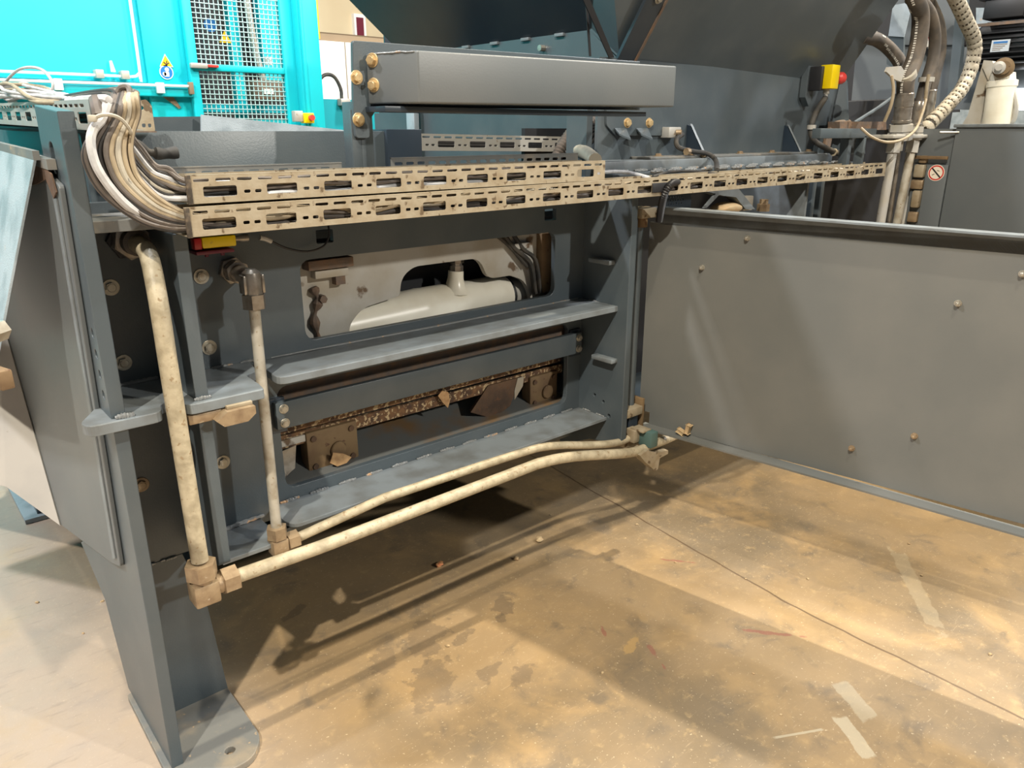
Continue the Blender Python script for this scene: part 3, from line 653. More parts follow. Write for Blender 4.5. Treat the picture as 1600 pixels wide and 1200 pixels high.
MB().lathe(E0+Vector((0, 0, -.043)), (0, 0, -1), [(0, .026), (.012, .026)], 18).build('elbow_neck', 'brass_fitting', P1)
EC = E0+Vector((0, 0, -.079))
MB().box(EC.x-.030, EC.x+.030, EC.y-.028, EC.y+.028, EC.z-.030, EC.z+.026, .006).build('elbow_block', 'brass_fitting', P1)
MB().lathe(EC+Vector((.028, 0, .004)), (1, 0, .0), [(0, .025), (.016, .025)], 18).build('elbow_neck', 'brass_fitting', P1)
nut('union_nut', EC+Vector((.042, 0, .004)), (1, 0, 0), .034, .036, 'brass_fitting', P1, .5)
h0 = EC+Vector((.07, 0, .004))
hb = ay(850, 722, 1.63); hc = ay(985, 707, 1.63); hd = ay(1022, 694, 1.63)
MB().tube([h0]+smooth([ay(500, 855, 1.64), ay(800, 740, 1.632), hb, ay(900, 713, 1.628), hc, hd, ay(1055, 680, 1.63)], 6), .0175, 18).build('horizontal_tube', 'cream_pipe', P1)
YQ = 1.76
P2 = empty('hydraulic_pipe', 'thinner pale hydraulic pipe dropping from the steel elbow left of the shelves', 'pipe')
a1 = Vector((.70, 1.90, 1.218))
nut('bulkhead_nut', a1, (0, -1, 0), .034, .016, 'chrome_fitting', P2, .2)
nut('union_nut', a1+Vector((0, -.026, 0)), (0, -1, 0), .030, .022, 'chrome_fitting', P2, .6)
b = MB(); b.cyl((.70, 1.86, 1.218), (.70, 1.775, 1.214), .0205, n=20); b.lathe((.698, 1.768, 1.238), (0, 0, -1), [(0, .012), (.008, .021), (.02, .0235), (.07, .0235)], 20)
b.box(.672, .679, 1.752, 1.784, 1.18, 1.225, .002).box(.717, .724, 1.752, 1.784, 1.18, 1.225, .002)
b.build('elbow', 'chrome_fitting', P2)
nut('union_nut', (.697, 1.765, 1.178), (0, 0, -1), .0285, .034, 'chrome_fitting', P2)
e2 = ay(432, 825, 1.75)
MB().tube([(.696, 1.765, 1.15), (.69, 1.757, .9), (e2.x, 1.75, e2.z)], .0135, 16).build('vertical_tube', 'pale_pipe', P2)
nut('union_nut', (e2.x, 1.75, e2.z+.004), (0, 0, -1), .027, .032, 'brass_fitting', P2)
MB().box(e2.x-.022, e2.x+.022, 1.728, 1.772, e2.z-.075, e2.z-.03, .005).build('elbow_block', 'brass_fitting', P2)
nut('union_nut', (e2.x+.024, 1.75, e2.z-.05), (1, 0, 0), .026, .03, 'brass_fitting', P2, .4)
MB().tube([(e2.x+.05, 1.75, e2.z-.05)]+smooth([ay(600, 778, 1.72), ay(800, 712, 1.72), ay(860, 697, 1.715), ay(930, 695, 1.70), ay(970, 690, 1.69), ay(1000, 675, 1.68)], 6), .0135, 16).build('horizontal_tube', 'cream_pipe', P2)
# pipe clamps by the door hinge
PC = empty('pipe_clamp', 'rusty two-part clamp holding both pipe ends below the door hinge', 'clamp')
q = ay(1010, 685, 1.63)
MB().box(q.x-.01, q.x+.03, 1.60, 1.66, q.z-.03, q.z+.03, .004).build('clamp_half', 'block_green', PC)
q2 = ay(992, 680, 1.67)
MB().box(q2.x-.02, q2.x+.02, 1.655, 1.70, q2.z-.025, q2.z+.025, .004).build('clamp_half', 'galv', PC)
MB().box(q2.x-.01, q.x+.02, 1.625, 1.685, q.z+.028, q.z+.034, .001).build('clamp_strip', 'galv', PC)
b = MB(); r1 = [ay(1000, 712, 1.60), ay(1008, 722, 1.60), ay(1024, 736, 1.60), ay(1028, 733, 1.60), ay(1031, 716, 1.60), ay(1044, 709, 1.60), ay(1044, 704, 1.60), ay(1026, 708, 1.60), ay(1012, 704, 1.60)]
b.poly(r1, (.012, .06, 0)); b.build('bent_bracket', 'galv', PC)

# ================================================================== DOOR (open, coming towards the viewer on the right)
DD = Vector((.167, -.986, 0)).normalized(); DN = Vector((-.986, -.167, 0)).normalized()
DO = Vector((2.15, 1.72, 0))
R3 = Matrix((DD, DN, Vector((0, 0, 1)))).transposed()
def dpt(s, z, n=0.): return DO+DD*s+DN*n+Vector((0, 0, z))
DR = empty('hinged_door', 'large flat dark grey steel door standing open to the right of the frame', 'door')
LD = 1.75
cut = [(0, .535), (.02, .535), (.02, .487), (LD, .487), (LD, 1.275), (.02, 1.275), (.0, 1.245), (-.025, 1.245), (-.025, .535)]
b = MB(); b.poly([dpt(s, z, 0) for s, z in cut], -DN*.006); b.build('door_sheet', 'door_paint', DR)
b = MB(); b.poly([dpt(-.0, 1.303, .05), dpt(LD, 1.289, .05), dpt(LD, 1.289, -.006), dpt(0., 1.303, -.006)], (0, 0, -.006)); b.poly([dpt(.0, 1.303, -.0), dpt(LD, 1.289, -.0), dpt(LD, 1.24, -.0), dpt(.02, 1.24, -.0)], -DN*.006); b.build('top_flange', 'steel_edge', DR)
b = MB(); b.poly([dpt(.0, .489, .05), dpt(LD, .467, .05), dpt(LD, .467, -.006), dpt(0., .489, -.006)], (0, 0, -.006))
b.build('bottom_flange', 'door_paint', DR)
for s, z in ((.338, 1.219), (.187, 1.106), (.969, 1.091), (1.105, 1.190), (.751, .589), (.921, .676)):
    b = MB(); p = dpt(s, z); b.lathe(p, DN, [(0, .010), (.002, .010)], 16); b.cyl(p+DN*.002, p+DN*.010, .0085, .0085, 6, s*9); b.lathe(p+DN*.01, DN, [(0, .0048), (.006, .0048), (.007, .003)], 12)
    b.build('nut', 'zinc_bolt' if z > .7 else 'brass_fitting', DR)
HG = empty('door_hinge', 'vertical hinge rod with worn hinge blocks between end post and door', 'hinge')
MB().cyl((2.075, 1.735, .57), (2.075, 1.735, 1.27), .017, n=20).build('hinge_rod', 'grey_paint', HG)
MB().box(2.003, 2.028, 1.70, 1.78, .56, 1.27, .003).build('hinge_strip', 'grey_paint', HG)
MB().box(2.03, 2.12, 1.685, 1.765, 1.268, 1.302, .005).build('hinge_block', 'galv', HG)
MB().box(2.01, 2.10, 1.69, 1.76, .545, .578, .005).build('hinge_block', 'galv', HG)
MB().box(2.035, 2.085, 1.70, 1.75, .46, .545, .002).build('hinge_spacer', 'navy_paint', HG)
MB().box(2.005, 2.11, 1.69, 1.765, .43, .458, .003).build('hinge_block', 'galv', HG)
MB().box(2.105, 2.12, 1.70, 1.76, .44, .60, .002).build('hinge_plate', 'rust_plate', HG)
MB().cyl((2.075, 1.725, 1.235), (2.075, 1.725, 1.27), .021, n=20).build('hinge_collar', 'rust_plate', HG)
WB = MB(); p = dpt(.165, .500, .02); WB.obox(p, (.028, .018, .014), R3 @ Matrix.Rotation(.4, 3, 'Y'), .003); WB.obox(dpt(.19, .515, .015), (.014, .016, .034), R3 @ Matrix.Rotation(.2, 3, 'Y'), .004)
o = WB.build('broken_foam_piece', 'cork'); tag(o, 'small tan broken chunk lying on the bottom flange of the open door', 'debris')

# wooden/brass latch block below the notched plate
LB = empty('latch_catch', 'brass-coloured latch catch under the notched plate', 'latch')
b = MB(); b.box(.478, .56, 1.66, 1.72, .925, .948, .004); b.poly([(.545, 1.63, .915), (.60, 1.63, .915), (.62, 1.63, .93), (.62, 1.63, .948), (.555, 1.63, .948), (.53, 1.63, .93)], (0, .05, 0)); b.build('catch_body', 'brass_fitting', LB)
MB().box(.56, .62, 1.645, 1.665, .948, .956, .001).build('catch_tongue', 'galv', LB)

# yellow sensor
SN = empty('limit_switch', 'small yellow safety switch with red end under the left end of the long tray', 'switch')
MB().box(.618, .70, 1.84, 1.872, 1.285, 1.312, .004).build('switch_body', 'yellow', SN)
MB().box(.60, .618, 1.842, 1.87, 1.283, 1.311, .003).build('end_piece', 'red_dark', SN)
MB().lathe((.70, 1.855, 1.30), (1, 0, .0), [(0, .007), (.012, .008), (.02, .010), (.034, .010)], 12).build('cable_gland', 'chrome_fitting', SN)
MB().box(.60, .69, 1.835, 1.9, 1.272, 1.280, .001).build('mounting_plate', 'maroon', SN)
for x in (.63, .668): MB().cyl((x, 1.855, 1.272), (x, 1.855, 1.264), .005, n=8).build('screw', 'maroon', SN)
SC = empty('sensor_cable', 'thin black cable with silver plug drooping below the long tray', 'cable')
MB().tube(smooth([ay(512, 345, 1.885), ay(514, 368, 1.87), ay(505, 385, 1.865), ay(480, 393, 1.865), ay(448, 388, 1.86), ay(422, 376, 1.86)], 6), .0028, 8).build('cable_core', 'black_plastic', SC)
MB().tube([ay(424, 377, 1.86), ay(415, 373, 1.86), ay(406, 371, 1.86)], .007, 10).build('plug', 'galv_clean', SC)

# ================================================================== BOX BEAM ON BRACKETS
BB = empty('box_beam', 'grey box beam bolted to a bracket above the cable trays', 'beam')
MB().poly([ay(550, 62, 1.735)] , (0, 0, 0)) if False else None
def pp(lst, y): return [tuple(ay(a, b_, y)) for a, b_ in lst]
b = MB(); c0 = [(v.x, v.z) for v in (ay(551, 63, 1.74), ay(1000, 96, 1.74), ay(1000, 172, 1.74), ay(655, 168, 1.74), ay(592, 168, 1.74), ay(578, 186, 1.74), ay(578, 216, 1.74), ay(557, 216, 1.74), ay(553, 185, 1.74))]
plate('bracket_plate', 'grey_paint', roundpoly(c0, [.008, 0, 0, .0, .02, .02, .008, .008, 0]), [], 'xz', 1.74, .012, BB, bev=.0015)
zt, zb = 1.728, 1.612
b = MB()
fy = 1.60
x0, x1 = 1.085, 2.055
sec = [(x0, fy), (x1, fy), (x1, 1.735), (1.025, 1.735)]
b.rings([[Vector((x, y, zb+(x-1)*.010)) for x, y in sec], [Vector((x, y, zt+(x-1)*.014)) for x, y in sec]])
ed = [e for e in b.b.edges]; bmesh.ops.bevel(b.b, geom=ed, offset=.005, segments=3, affect='EDGES', profile=.5)
b.build('beam_body', 'grey_panel', BB)
weld_bead('weld', (1.030, 1.724, 1.7265), (1.082, 1.606, 1.7275), BB, .128, 0, .0025)
MB().box(1.02, 1.98, 1.65, 1.74, 1.594, 1.607, .001).build('lower_plate', 'navy_paint', BB)
for x_, y_ in ((582, 94), (584, 133)): 
    p = ax(x_, y_, 1.032); bolt('bolt', (1.033, 1.717, p.z), (-.91, -.41, 0), .0115, 'gold_bolt', BB, 1.45, .8)
for x_, y_ in ((557, 121), (560, 187)):
    p = ay(x_, y_, 1.74); bolt('bolt', (p.x, 1.74, p.z), (0, -1, 0), .0115, 'gold_bolt', BB, 1.45, .8)
PS = empty('support_post', 'dark grey angle post carrying the left end of the box beam', 'post')
MB().box(1.01, 1.022, 1.752, 1.84, 1.40, 1.62, .001).box(1.022, 1.09, 1.828, 1.84, 1.40, 1.62, .001).box(.985, 1.01, 1.752, 1.76, 1.42, 1.60, .001).build('angle', 'grey_paint', PS)
# right mount
RM = empty('beam_mount', 'grey mounting plate with two bolts and bent lugs below the box beam', 'bracket')
yy = 1.99
plate('mount_plate', 'grey_paint', roundpoly([(v.x, v.z) for v in (ay(948, 165, yy), ay(1036, 165, yy), ay(1036, 212, yy), ay(962, 212, yy), ay(948, 196, yy))], [0, 0, .01, .01, .01]), [], 'xz', yy, .01, RM)
for a in (980, 1014):
    p = ay(a, 192, yy); bolt('bolt', (p.x, yy, p.z), (-.1, -1, 0), .014, 'gold_bolt', RM, 1.3, .6)
    q = ay(a-6, 210, yy-.02); MB().poly([tuple(ay(a-20, 200, yy)), tuple(ay(a-2, 200, yy)), tuple(ay(a+6, 217, yy-.06)), tuple(ay(a-12, 209, yy-.06))], (0, 0, -.006)).build('bent_lug', 'grey_paint', RM)

# ================================================================== HOPPER
HP = empty('hopper', 'large dark grey flared steel hopper above the deck', 'hopper')
MB().box(2.13, 3.87, 2.0, 2.012, 1.44, 1.80).build('lower_wall', 'grey_paint', HP)
MB().poly([(2.25, 2.012, 1.47), (2.25, 3.7, 1.47), (2.25, 3.7, 1.91), (2.25, 2.17, 1.91), (2.25, 2.012, 1.80)], (.012, 0, 0)).build('side_wall', 'grey_paint', HP)
B0, B1, C0 = Vector((2.25, 2.17, 1.91)), Vector((2.25, 3.45, 1.91)), Vector((2.25, 2.012, 1.795))
T1 = B1+Vector((-1.0, .24, .92)); T0p = Vector((1.85, 1.77, 2.40)); T0 = C0+Vector((0, -.50, .75))
MB().poly([B0, B1, T1, T0p+Vector((-.45, 0, .5)), T0p], (.01, 0, .01)).build('side_flare', 'navy_paint', HP)
MB().poly([C0, B0, T0p, T0], (.01, .01, .0)).build('corner_sheet', 'brown_gap' if False else 'grey_paint', HP)
MB().poly([C0, (3.87, 2.0, 1.775), (3.87, 1.50, 2.525), T0], (0, .012, 0)).build('front_flare', 'grey_paint', HP)
fl = [C0+Vector((-.03, .0, .0)), C0+Vector((.05, -.01, -.0)), T0+Vector((.07, -.01, 0)), T0+Vector((-.03, 0, 0))]
MB().poly(fl, (0, -.012, -.004)).build('corner_flange', 'navy_paint', HP)
MB().poly([C0+Vector((.05, -.012, 0)), C0+Vector((.062, -.012, 0)), T0+Vector((.082, -.012, 0)), T0+Vector((.07, -.012, 0))], (0, -.014, -.004)).build('flange_edge', 'brown_grime', HP)
for t in (.26,):
    p = C0.lerp(T0, t)+Vector((.02, -.02, -.006)); bolt('bolt', p, (0, -.9, -.5), .012, 'zinc_bolt', HP)
p = ay(860, 77, 2.3); MB().cyl((2.25, 2.42, 1.865), (2.225, 2.42, 1.865), .012, n=8).build('bolt', 'zinc_bolt', HP)
for y in (2.3, 2.5, 2.7, 2.9, 3.1): MB().box(2.238, 2.252, y, y+.05, 1.90, 1.912, .002).build('weld', 'steel_edge', HP)
MB().poly([(3.80, 1.995, 1.44), (3.86, 1.90, 1.44), (3.90, 1.98, 1.78), (3.86, 1.99, 1.82)], (.012, 0, 0)).build('end_stiffener', 'grey_paint', HP)
MB().box(2.3, 3.86, 3.69, 3.70, 1.4, 2.6).build('rear_wall', 'navy_paint', HP)
# chamber front seen under the beam
CF_ = empty('pressing_chamber', 'dark blue-grey pressing chamber wall glimpsed under the box beam', 'machine part')
MB().box(2.22, 2.235, 2.1, 3.7, 1.28, 1.64).build('chamber_side', 'grey_paint', CF_)
MB().box(2.17, 2.2, 3.25, 3.32, 1.28, 1.66, .004).build('chamber_rib', 'flap_paint', CF_)
# ratchet straps / black strips hanging from the hopper
o = MB().poly([tuple(ay(908, -8, 1.95)), tuple(ay(919, -8, 1.95)), tuple(ay(960, 90, 1.99)), tuple(ay(952, 90, 1.99))], (0, .004, 0)).build('black_strap', 'black_plastic'); tag(o, 'wide black strap slanting down over the hopper side', 'strap')
o = MB().poly([tuple(ay(914, -8, 2.0)), tuple(ay(918, -8, 2.0)), tuple(ay(924, 88, 2.0)), tuple(ay(921, 88, 2.0))], (0, .003, 0)).build('black_strap', 'black_plastic'); tag(o, 'narrow black strap hanging straight down over the hopper side', 'strap')

# ================================================================== EMERGENCY STOP
ES = empty('emergency_stop', 'yellow emergency stop box with red mushroom button on the hopper wall', 'emergency stop')
p = ay(1285, 120, 1.93)
MB().poly([(p.x-.035, 1.965, 1.89), (p.x-.07, 1.965, 1.86), (p.x-.07, 1.965, 1.70), (p.x-.03, 1.965, 1.66), (p.x, 1.965, 1.70), (p.x, 1.965, 1.87)], (0, .03, 0)).build('mounting_plate', 'grey_paint', ES)
MB().box(p.x-.055, p.x-.02, 1.905, 1.965, 1.728, 1.832, .003).build('box_base', 'black_plastic', ES)
MB().box(p.x-.035, p.x+.035, 1.865, 1.925, 1.735, 1.838, .004).build('box_cover', 'yellow', ES)
MB().lathe((p.x+.035, 1.895, 1.785), (1, -.25, .0), [(0, .022), (.01, .022), (.012, .014), (.026, .014)], 20).build('button_collar', 'black_plastic', ES)
MB().lathe((p.x+.058, 1.889, 1.785), (1, -.25, .0), [(0, .017), (.01, .026), (.03, .027), (.04, .022), (.043, .01)], 24).build('mushroom_button', 'red', ES)
MB().lathe((p.x+.005, 1.905, 1.735), (0, 0, -1), [(0, .014), (.02, .014), (.022, .009), (.05, .009)], 12).build('cable_gland', 'galv_clean', ES)
o = MB().tube(smooth([(p.x+.005, 1.905, 1.70), ay(1273, 180, 1.91), ay(1267, 205, 1.90), ay(1275, 222, 1.88), ay(1300, 236, 1.86), ay(1315, 242, 1.82), ay(1325, 256, 1.70)], 7), .013, 12).build('control_cable', 'black_rubber'); tag(o, 'thick black cable running down from the emergency stop into the tray', 'cable')
q = ay(1268, 198, 1.90); MB().lathe(q+Vector((0, 0, -.012)), (0, 0, 1), [(0, .02), (.02, .02)], 12).build('cable_clip', 'galv_clean', o)
MB().lathe(ay(1302, 238, 1.855), (1, 0, 0), [(0, .017), (.012, .017)], 12).build('cable_clip', 'galv', o)
# small sensor on the hopper wall
PX = empty('proximity_sensor', 'small pale sensor block on the hopper wall left of the first gusset', 'sensor')
MB().box(2.49, 2.565, 1.955, 2.0, 1.525, 1.565, .003).build('sensor_block', 'galv_clean', PX)
MB().lathe((2.535, 1.955, 1.545), (.5, -1, 0), [(0, .011), (.02, .011)], 10).build('sensor_head', 'brass_fitting', PX)
o = MB().tube(smooth([ay(1066, 210, 1.95), ay(1057, 218, 1.93), ay(1060, 230, 1.92), ay(1080, 236, 1.90), ay(1105, 240, 1.88), ay(1118, 250, 1.84), ay(1120, 266, 1.70)], 7), .0095, 10).build('sensor_cable', 'black_rubber'); tag(o, 'black cable from the small sensor curving down into the tray', 'cable')
for a in (1072, 1098): MB().lathe(ay(a, 237 if a < 1080 else 241, 1.893), (1, 0, 0), [(0, .014), (.018, .014)], 8).build('cable_clip', 'brass_fitting', o)
o = MB().tube(smooth([ay(935, 270, 1.70), ay(960, 268, 1.76), ay(985, 270, 1.76), ay(1015, 278, 1.66)], 6), .006, 8).build('cable', 'cable_white'); tag(o, 'white cable lying on the deck right of the upper tray', 'cable')
o = MB().tube(smooth([ay(1020, 276, 1.68), ay(1050, 268, 1.76), ay(1090, 268, 1.74), ay(1120, 272, 1.66)], 6), .005, 8).build('cable', 'black_rubber'); tag(o, 'black cable lying on the deck behind the long tray', 'cable')
# corrugated conduit from the tray down behind the door
def corrugated(name, pts, r, m, label, cat, amp=.16, per=.006, k=10):
    q = smooth(pts, k); L = sum((q[i+1]-q[i]).length for i in range(len(q)-1)); n = max(int(L/(per/2)), 8)
    # resample
    cum = [0]
    for i in range(len(q)-1): cum.append(cum[-1]+(q[i+1]-q[i]).length)
    out = []; j = 0
    for i in range(n+1):
        t = L*i/n
        while j < len(cum)-2 and cum[j+1] < t: j += 1
        f = (t-cum[j])/max(cum[j+1]-cum[j], 1e-9); out.append(q[j].lerp(q[j+1], min(f, 1)))
    o = MB().tube(out, r, 12, rfun=lambda i: r*(1+(amp if i % 2 else -amp))).build(name, m); tag(o, label, cat); return o
corrugated('corrugated_conduit', [ay(1065, 283, 1.63), ay(1050, 287, 1.59), ay(1040, 300, 1.59), ay(1034, 320, 1.62), ay(1030, 345, 1.66)], .011, 'black_plastic', 'black corrugated conduit leaving the long tray above the door hinge', 'conduit')
MB().box(ay(1036, 0, 1.596).x, ay(1062, 0, 1.596).x, 1.594, 1.598, 1.362, 1.392, .001).build('grommet', 'black_plastic', bpy.data.objects['corrugated_conduit'])
# cable loom at the right end of the upper tray
corrugated('spiral_loom', [ay(870, 245, 2.1), ay(880, 225, 2.1), ay(900, 200, 2.1), ay(930, 190, 2.1)], .020, 'cable_grey-brown', 'grey ribbed loom arching up behind the right end of the upper tray', 'conduit', .1, .012)
for i in range(5):
    o = MB().tube(smooth([ay(885+5*i, 240, 2.05), ay(900+5*i, 215+3*i, 2.05), ay(915+4*i, 198+4*i, 2.06), ay(935, 195+4*i, 2.08)], 5), .007, 8).build('cable', 'cable_black'); tag(o, 'black cable arching up behind the right end of the upper tray', 'cable', 'black cables at the tray end')
o = MB().tube(smooth([ay(905, 235, 1.95), ay(918, 240, 1.85), ay(930, 250, 1.75)], 5), .022, 12).build('insulated_cable', 'cable_cream'); tag(o, 'thick whitish wrapped cable end behind the right end of the upper tray', 'cable')

# items under the tray right of the hinge
BR = empty('bent_bracket', 'light steel bent bracket with a notch under the long tray', 'bracket')
yb = 1.80
MB().poly(pp([(1108, 300), (1126, 292), (1152, 292), (1180, 327), (1165, 327), (1150, 308), (1130, 306)], yb), (0, .05, 0)).build('bracket_plate', 'steel_edge', BR)
MB().poly(pp([(1126, 294), (1100, 325), (1104, 325), (1132, 296)], yb), (0, .01, 0)).build('bracket_leg', 'steel_edge', BR)
o = MB().lathe(ay(1192, 330, 1.80), (0, 0, 1), [(0, .026), (.03, .026), (.032, .018), (.05, .018)], 6).build('hex_plug', 'brass_fitting'); tag(o, 'brass hex plug standing behind the door top right of the bent bracket', 'plug')
o = MB().box(2.86, 2.93, 1.83, 1.87, 1.23, 1.29, .004).build('junction_block', 'galv_clean'); tag(o, 'small whitish block beside the bent bracket behind the door top', 'block')
b = MB(); q = ay(1135, 325, 1.84); 
bmesh.ops.create_icosphere(b.b, subdivisions=3, radius=1, matrix=Matrix.Translation(q) @ Matrix.Diagonal((.09, .05, .025, 1)))
o = b.build('dust_heap', 'cork'); tag(o, 'heap of tan dust behind the door top below the bent bracket', 'dust')

# ================================================================== PIPES AND HOSES ON THE RIGHT
yh = 1.60
def vpipe(x0, x1_, top, bot, r, m, label, y=yh):
    t = empty('hydraulic_pipe', label, 'pipe', None)
    p0, p1 = ay(x0, top, y), ay(x1_, bot, y)
    d = (p1-p0).normalized()
    MB().tube([p0, p0.lerp(p1, .5), p1+d*.45], r, 14).build('tube', m, t)
    nut('union_nut', p0-d*.045, d, r*1.55, .055, 'galv_clean', t)
    return t
vpipe(1395, 1376, 235, 346, .0205, 'galv_clean', 'leftmost of the upright grey pipes below the hose fittings')
vpipe(1404, 1389, 232, 346, .0125, 'chrome_fitting', 'second upright pipe from the left below the hose fittings, thinner and darker', 1.64)
vpipe(1424, 1402, 235, 346, .0195, 'pale_pipe', 'third upright pipe from the left below the hose fittings, cream coloured')
vpipe(1437, 1412, 237, 346, .0165, 'galv_clean', 'rightmost of the upright pipes below the hose fittings', 1.62)
MF = empty('pipe_support', 'dusty clamp rail holding the hose fittings above the upright pipes', 'support')
q0, q1 = ay(1375, 212, 1.62), ay(1455, 212, 1.62)
MB().box(q0.x, q1.x, 1.56, 1.70, q0.z-.012, q0.z+.004, .003).build('rail', 'galv_clean', MF)
MB().box(q0.x-.45, q0.x+.05, 1.66, 1.70, q0.z-.01, q0.z+.03, .003).build('support_arm', 'grey_paint', MF)
MB().box(3.40, 3.43, 1.68, 1.72, 1.38, 1.53, .002).box(3.50, 3.52, 1.66, 1.70, 1.36, 1.53, .002).build('support_leg', 'grey_paint', MF)
plate('slotted_end', 'galv_clean', rrect(4.05, 4.38, 1.50, 1.55), [rrect(4.07+i*.07, 4.10+i*.07, 1.51, 1.53) for i in range(4)], 'xz', 1.62, .003, MF, bev=.0003)
def fitting(px, py0, py1, r, label, y=yh):
    """crimped ferrule + hex nuts, from py0 (top) to py1 (bottom)"""
    t = empty('hose_fitting', label, 'fitting')
    p0, p1 = ay(px[0], py0, y), ay(px[1], py1, y); d = (p1-p0).normalized(); L = (p1-p0).length
    MB().lathe(p0, d, [(0, r*.9), (.004, r), (L*.30, r), (L*.32, r*.93), (L*.6, r*.95), (L*.61, r*1.05), (L*.66, r*1.05), (L*.67, r*.8), (L, r*.8)], 20).build('ferrule', 'chrome_fitting', t)
    nut('hex_nut', p0+d*L*.70, d, r*1.35, L*.16, 'galv_clean', t)
    nut('hex_nut', p0+d*L*.88, d, r*1.35, L*.18, 'galv_clean', t, .4)
    return t
fitting((1414, 1406), 145, 215, .040, 'largest steel hose fitting, left of the group on the clamp rail')
fitting((1437, 1428), 158, 215, .028, 'middle steel hose fitting on the clamp rail')
fitting((1453, 1444), 140, 215, .032, 'right-hand steel hose fitting on the clamp rail', 1.66)
def hose(pts, r, label, y=None, prnt=True):
    t = empty('hydraulic_hose', label, 'hose')
    q = smooth(pts, 8); MB().tube(q, r, 16).build('hose_body', 'hose_black', t)
    if prnt:
        b = MB(); n = len(q)
        for i in range(1, n-2):
            if i % 2: continue
            tt = (q[i+1]-q[i]).normalized(); side = (-RT*.75-FW*.66); side = (side-tt*side.dot(tt)).normalized()
            up = tt.cross(side)
            for j in range(3):
                c = q[i]+tt*(j*.010)+side*(r+.0004)
                b.obox(c, (.006 if j != 1 else .004, .0012, .010), Matrix((tt, side, up)).transposed())
        b.build('printed_marking', 'hose_print', t)
    return t
hose([ay(1414, 150, yh), ay(1416, 125, yh), ay(1428, 95, yh), ay(1436, 60, yh), ay(1438, 20, yh), ay(1425, -15, yh), Vector((3.62, 1.75, 2.42)), Vector((3.95, 2.1, 2.62)), Vector((4.3, 2.9, 2.7))], .036, 'thick black hydraulic hose with white printing, left of the hose group')
hose([ay(1437, 165, yh), ay(1446, 130, 1.62), ay(1457, 95, 1.62), ay(1461, 60, 1.62), ay(1455, 25, 1.62), ay(1438, 0, 1.62), ay(1425, -15, 1.62), Vector((3.70, 1.80, 2.40)), Vector((4.05, 2.1, 2.58)), Vector((4.4, 2.9, 2.62))], .026, 'black hydraulic hose rising from the middle fitting', prnt=False)
hose([ay(1453, 145, 1.70), ay(1460, 115, 1.70), ay(1468, 80, 1.70), ay(1466, 40, 1.70), ay(1452, 5, 1.70), ay(1440, -20, 1.70), Vector((3.95, 1.95, 2.42)), Vector((4.2, 2.2, 2.54)), Vector((4.5, 2.9, 2.56))], .030, 'brown dusty hydraulic hose rising from the right-hand fitting', prnt=False)
hose([ay(1458, 60, 1.68), ay(1452, 30, 1.66), ay(1436, 8, 1.66), ay(1420, 0, 1.66)], .018, 'short printed black hose between the thick hoses')
hose([ay(1345, 58, 1.9), ay(1370, 62, 1.9), ay(1393, 80, 1.88), ay(1408, 103, 1.85), ay(1412, 135, 1.8)], .032, 'black printed hose curving in from the dark recess on the left of the hose group')
t = empty('hose_clamp', 'pale steel hose clamp plate around the left thick hose', 'clamp')
MB().poly(pp([(1388, 105), (1408, 103), (1414, 112), (1408, 128), (1398, 124), (1385, 112)], 1.58), (0, .01, 0)).build('clamp_plate', 'galv_clean', t)
MB().lathe(ay(1417, 121, yh), (ay(1416, 116, yh)-ay(1417, 121, yh)), [(0, .042), (.022, .042)], 20).build('clamp_band', 'galv_clean', t)
t = empty('hose_clamp', 'worn steel clamp cross above the middle hose fitting', 'clamp')
MB().lathe(ay(1447, 128, yh), (0, 0, 1), [(0, .034), (.02, .034)], 12).build('clamp_band', 'galv_clean', t)
MB().tube([ay(1451, 116, 1.57), ay(1447, 145, 1.57), ay(1446, 155, 1.57)], .008, 8).build('clamp_screw', 'galv', t)
o = MB().tube(smooth([ay(1393, 118, 1.57), ay(1396, 140, 1.56), ay(1392, 165, 1.56), ay(1382, 190, 1.58)], 7), .007, 8).build('thin_cable', 'cable_tan'); tag(o, 'thin tan cable curving down left of the big hose fitting', 'cable')
o = MB().tube(smooth([ay(1345, 200, 1.62), ay(1362, 214, 1.58), ay(1385, 222, 1.55), ay(1410, 218, 1.54), ay(1430, 203, 1.54), ay(1440, 180, 1.55), ay(1447, 155, 1.56)], 7), .006, 8).build('thin_cable', 'cable_tan'); tag(o, 'thin tan cable swinging in an arc below the hose fittings', 'cable')
# spiral wrapped conduit
WR = empty('spiral_wrapped_hose', 'off-white spiral-wrapped hose arching up at the right of the hose group', 'hose')
q = smooth([ay(1444, 204, 1.63), ay(1456, 190, 1.62), ay(1478, 168, 1.62), ay(1503, 138, 1.62), ay(1519, 100, 1.62), ay(1522, 65, 1.62), ay(1508, 30, 1.62), ay(1492, -5, 1.62), ay(1480, -30, 1.62), Vector((4.02, 1.85, 2.46)), Vector((4.3, 2.2, 2.62)), Vector((4.6, 2.9, 2.66))], 12)
MB().tube(q, .027, 14).build('inner_hose', 'hose_black', WR)
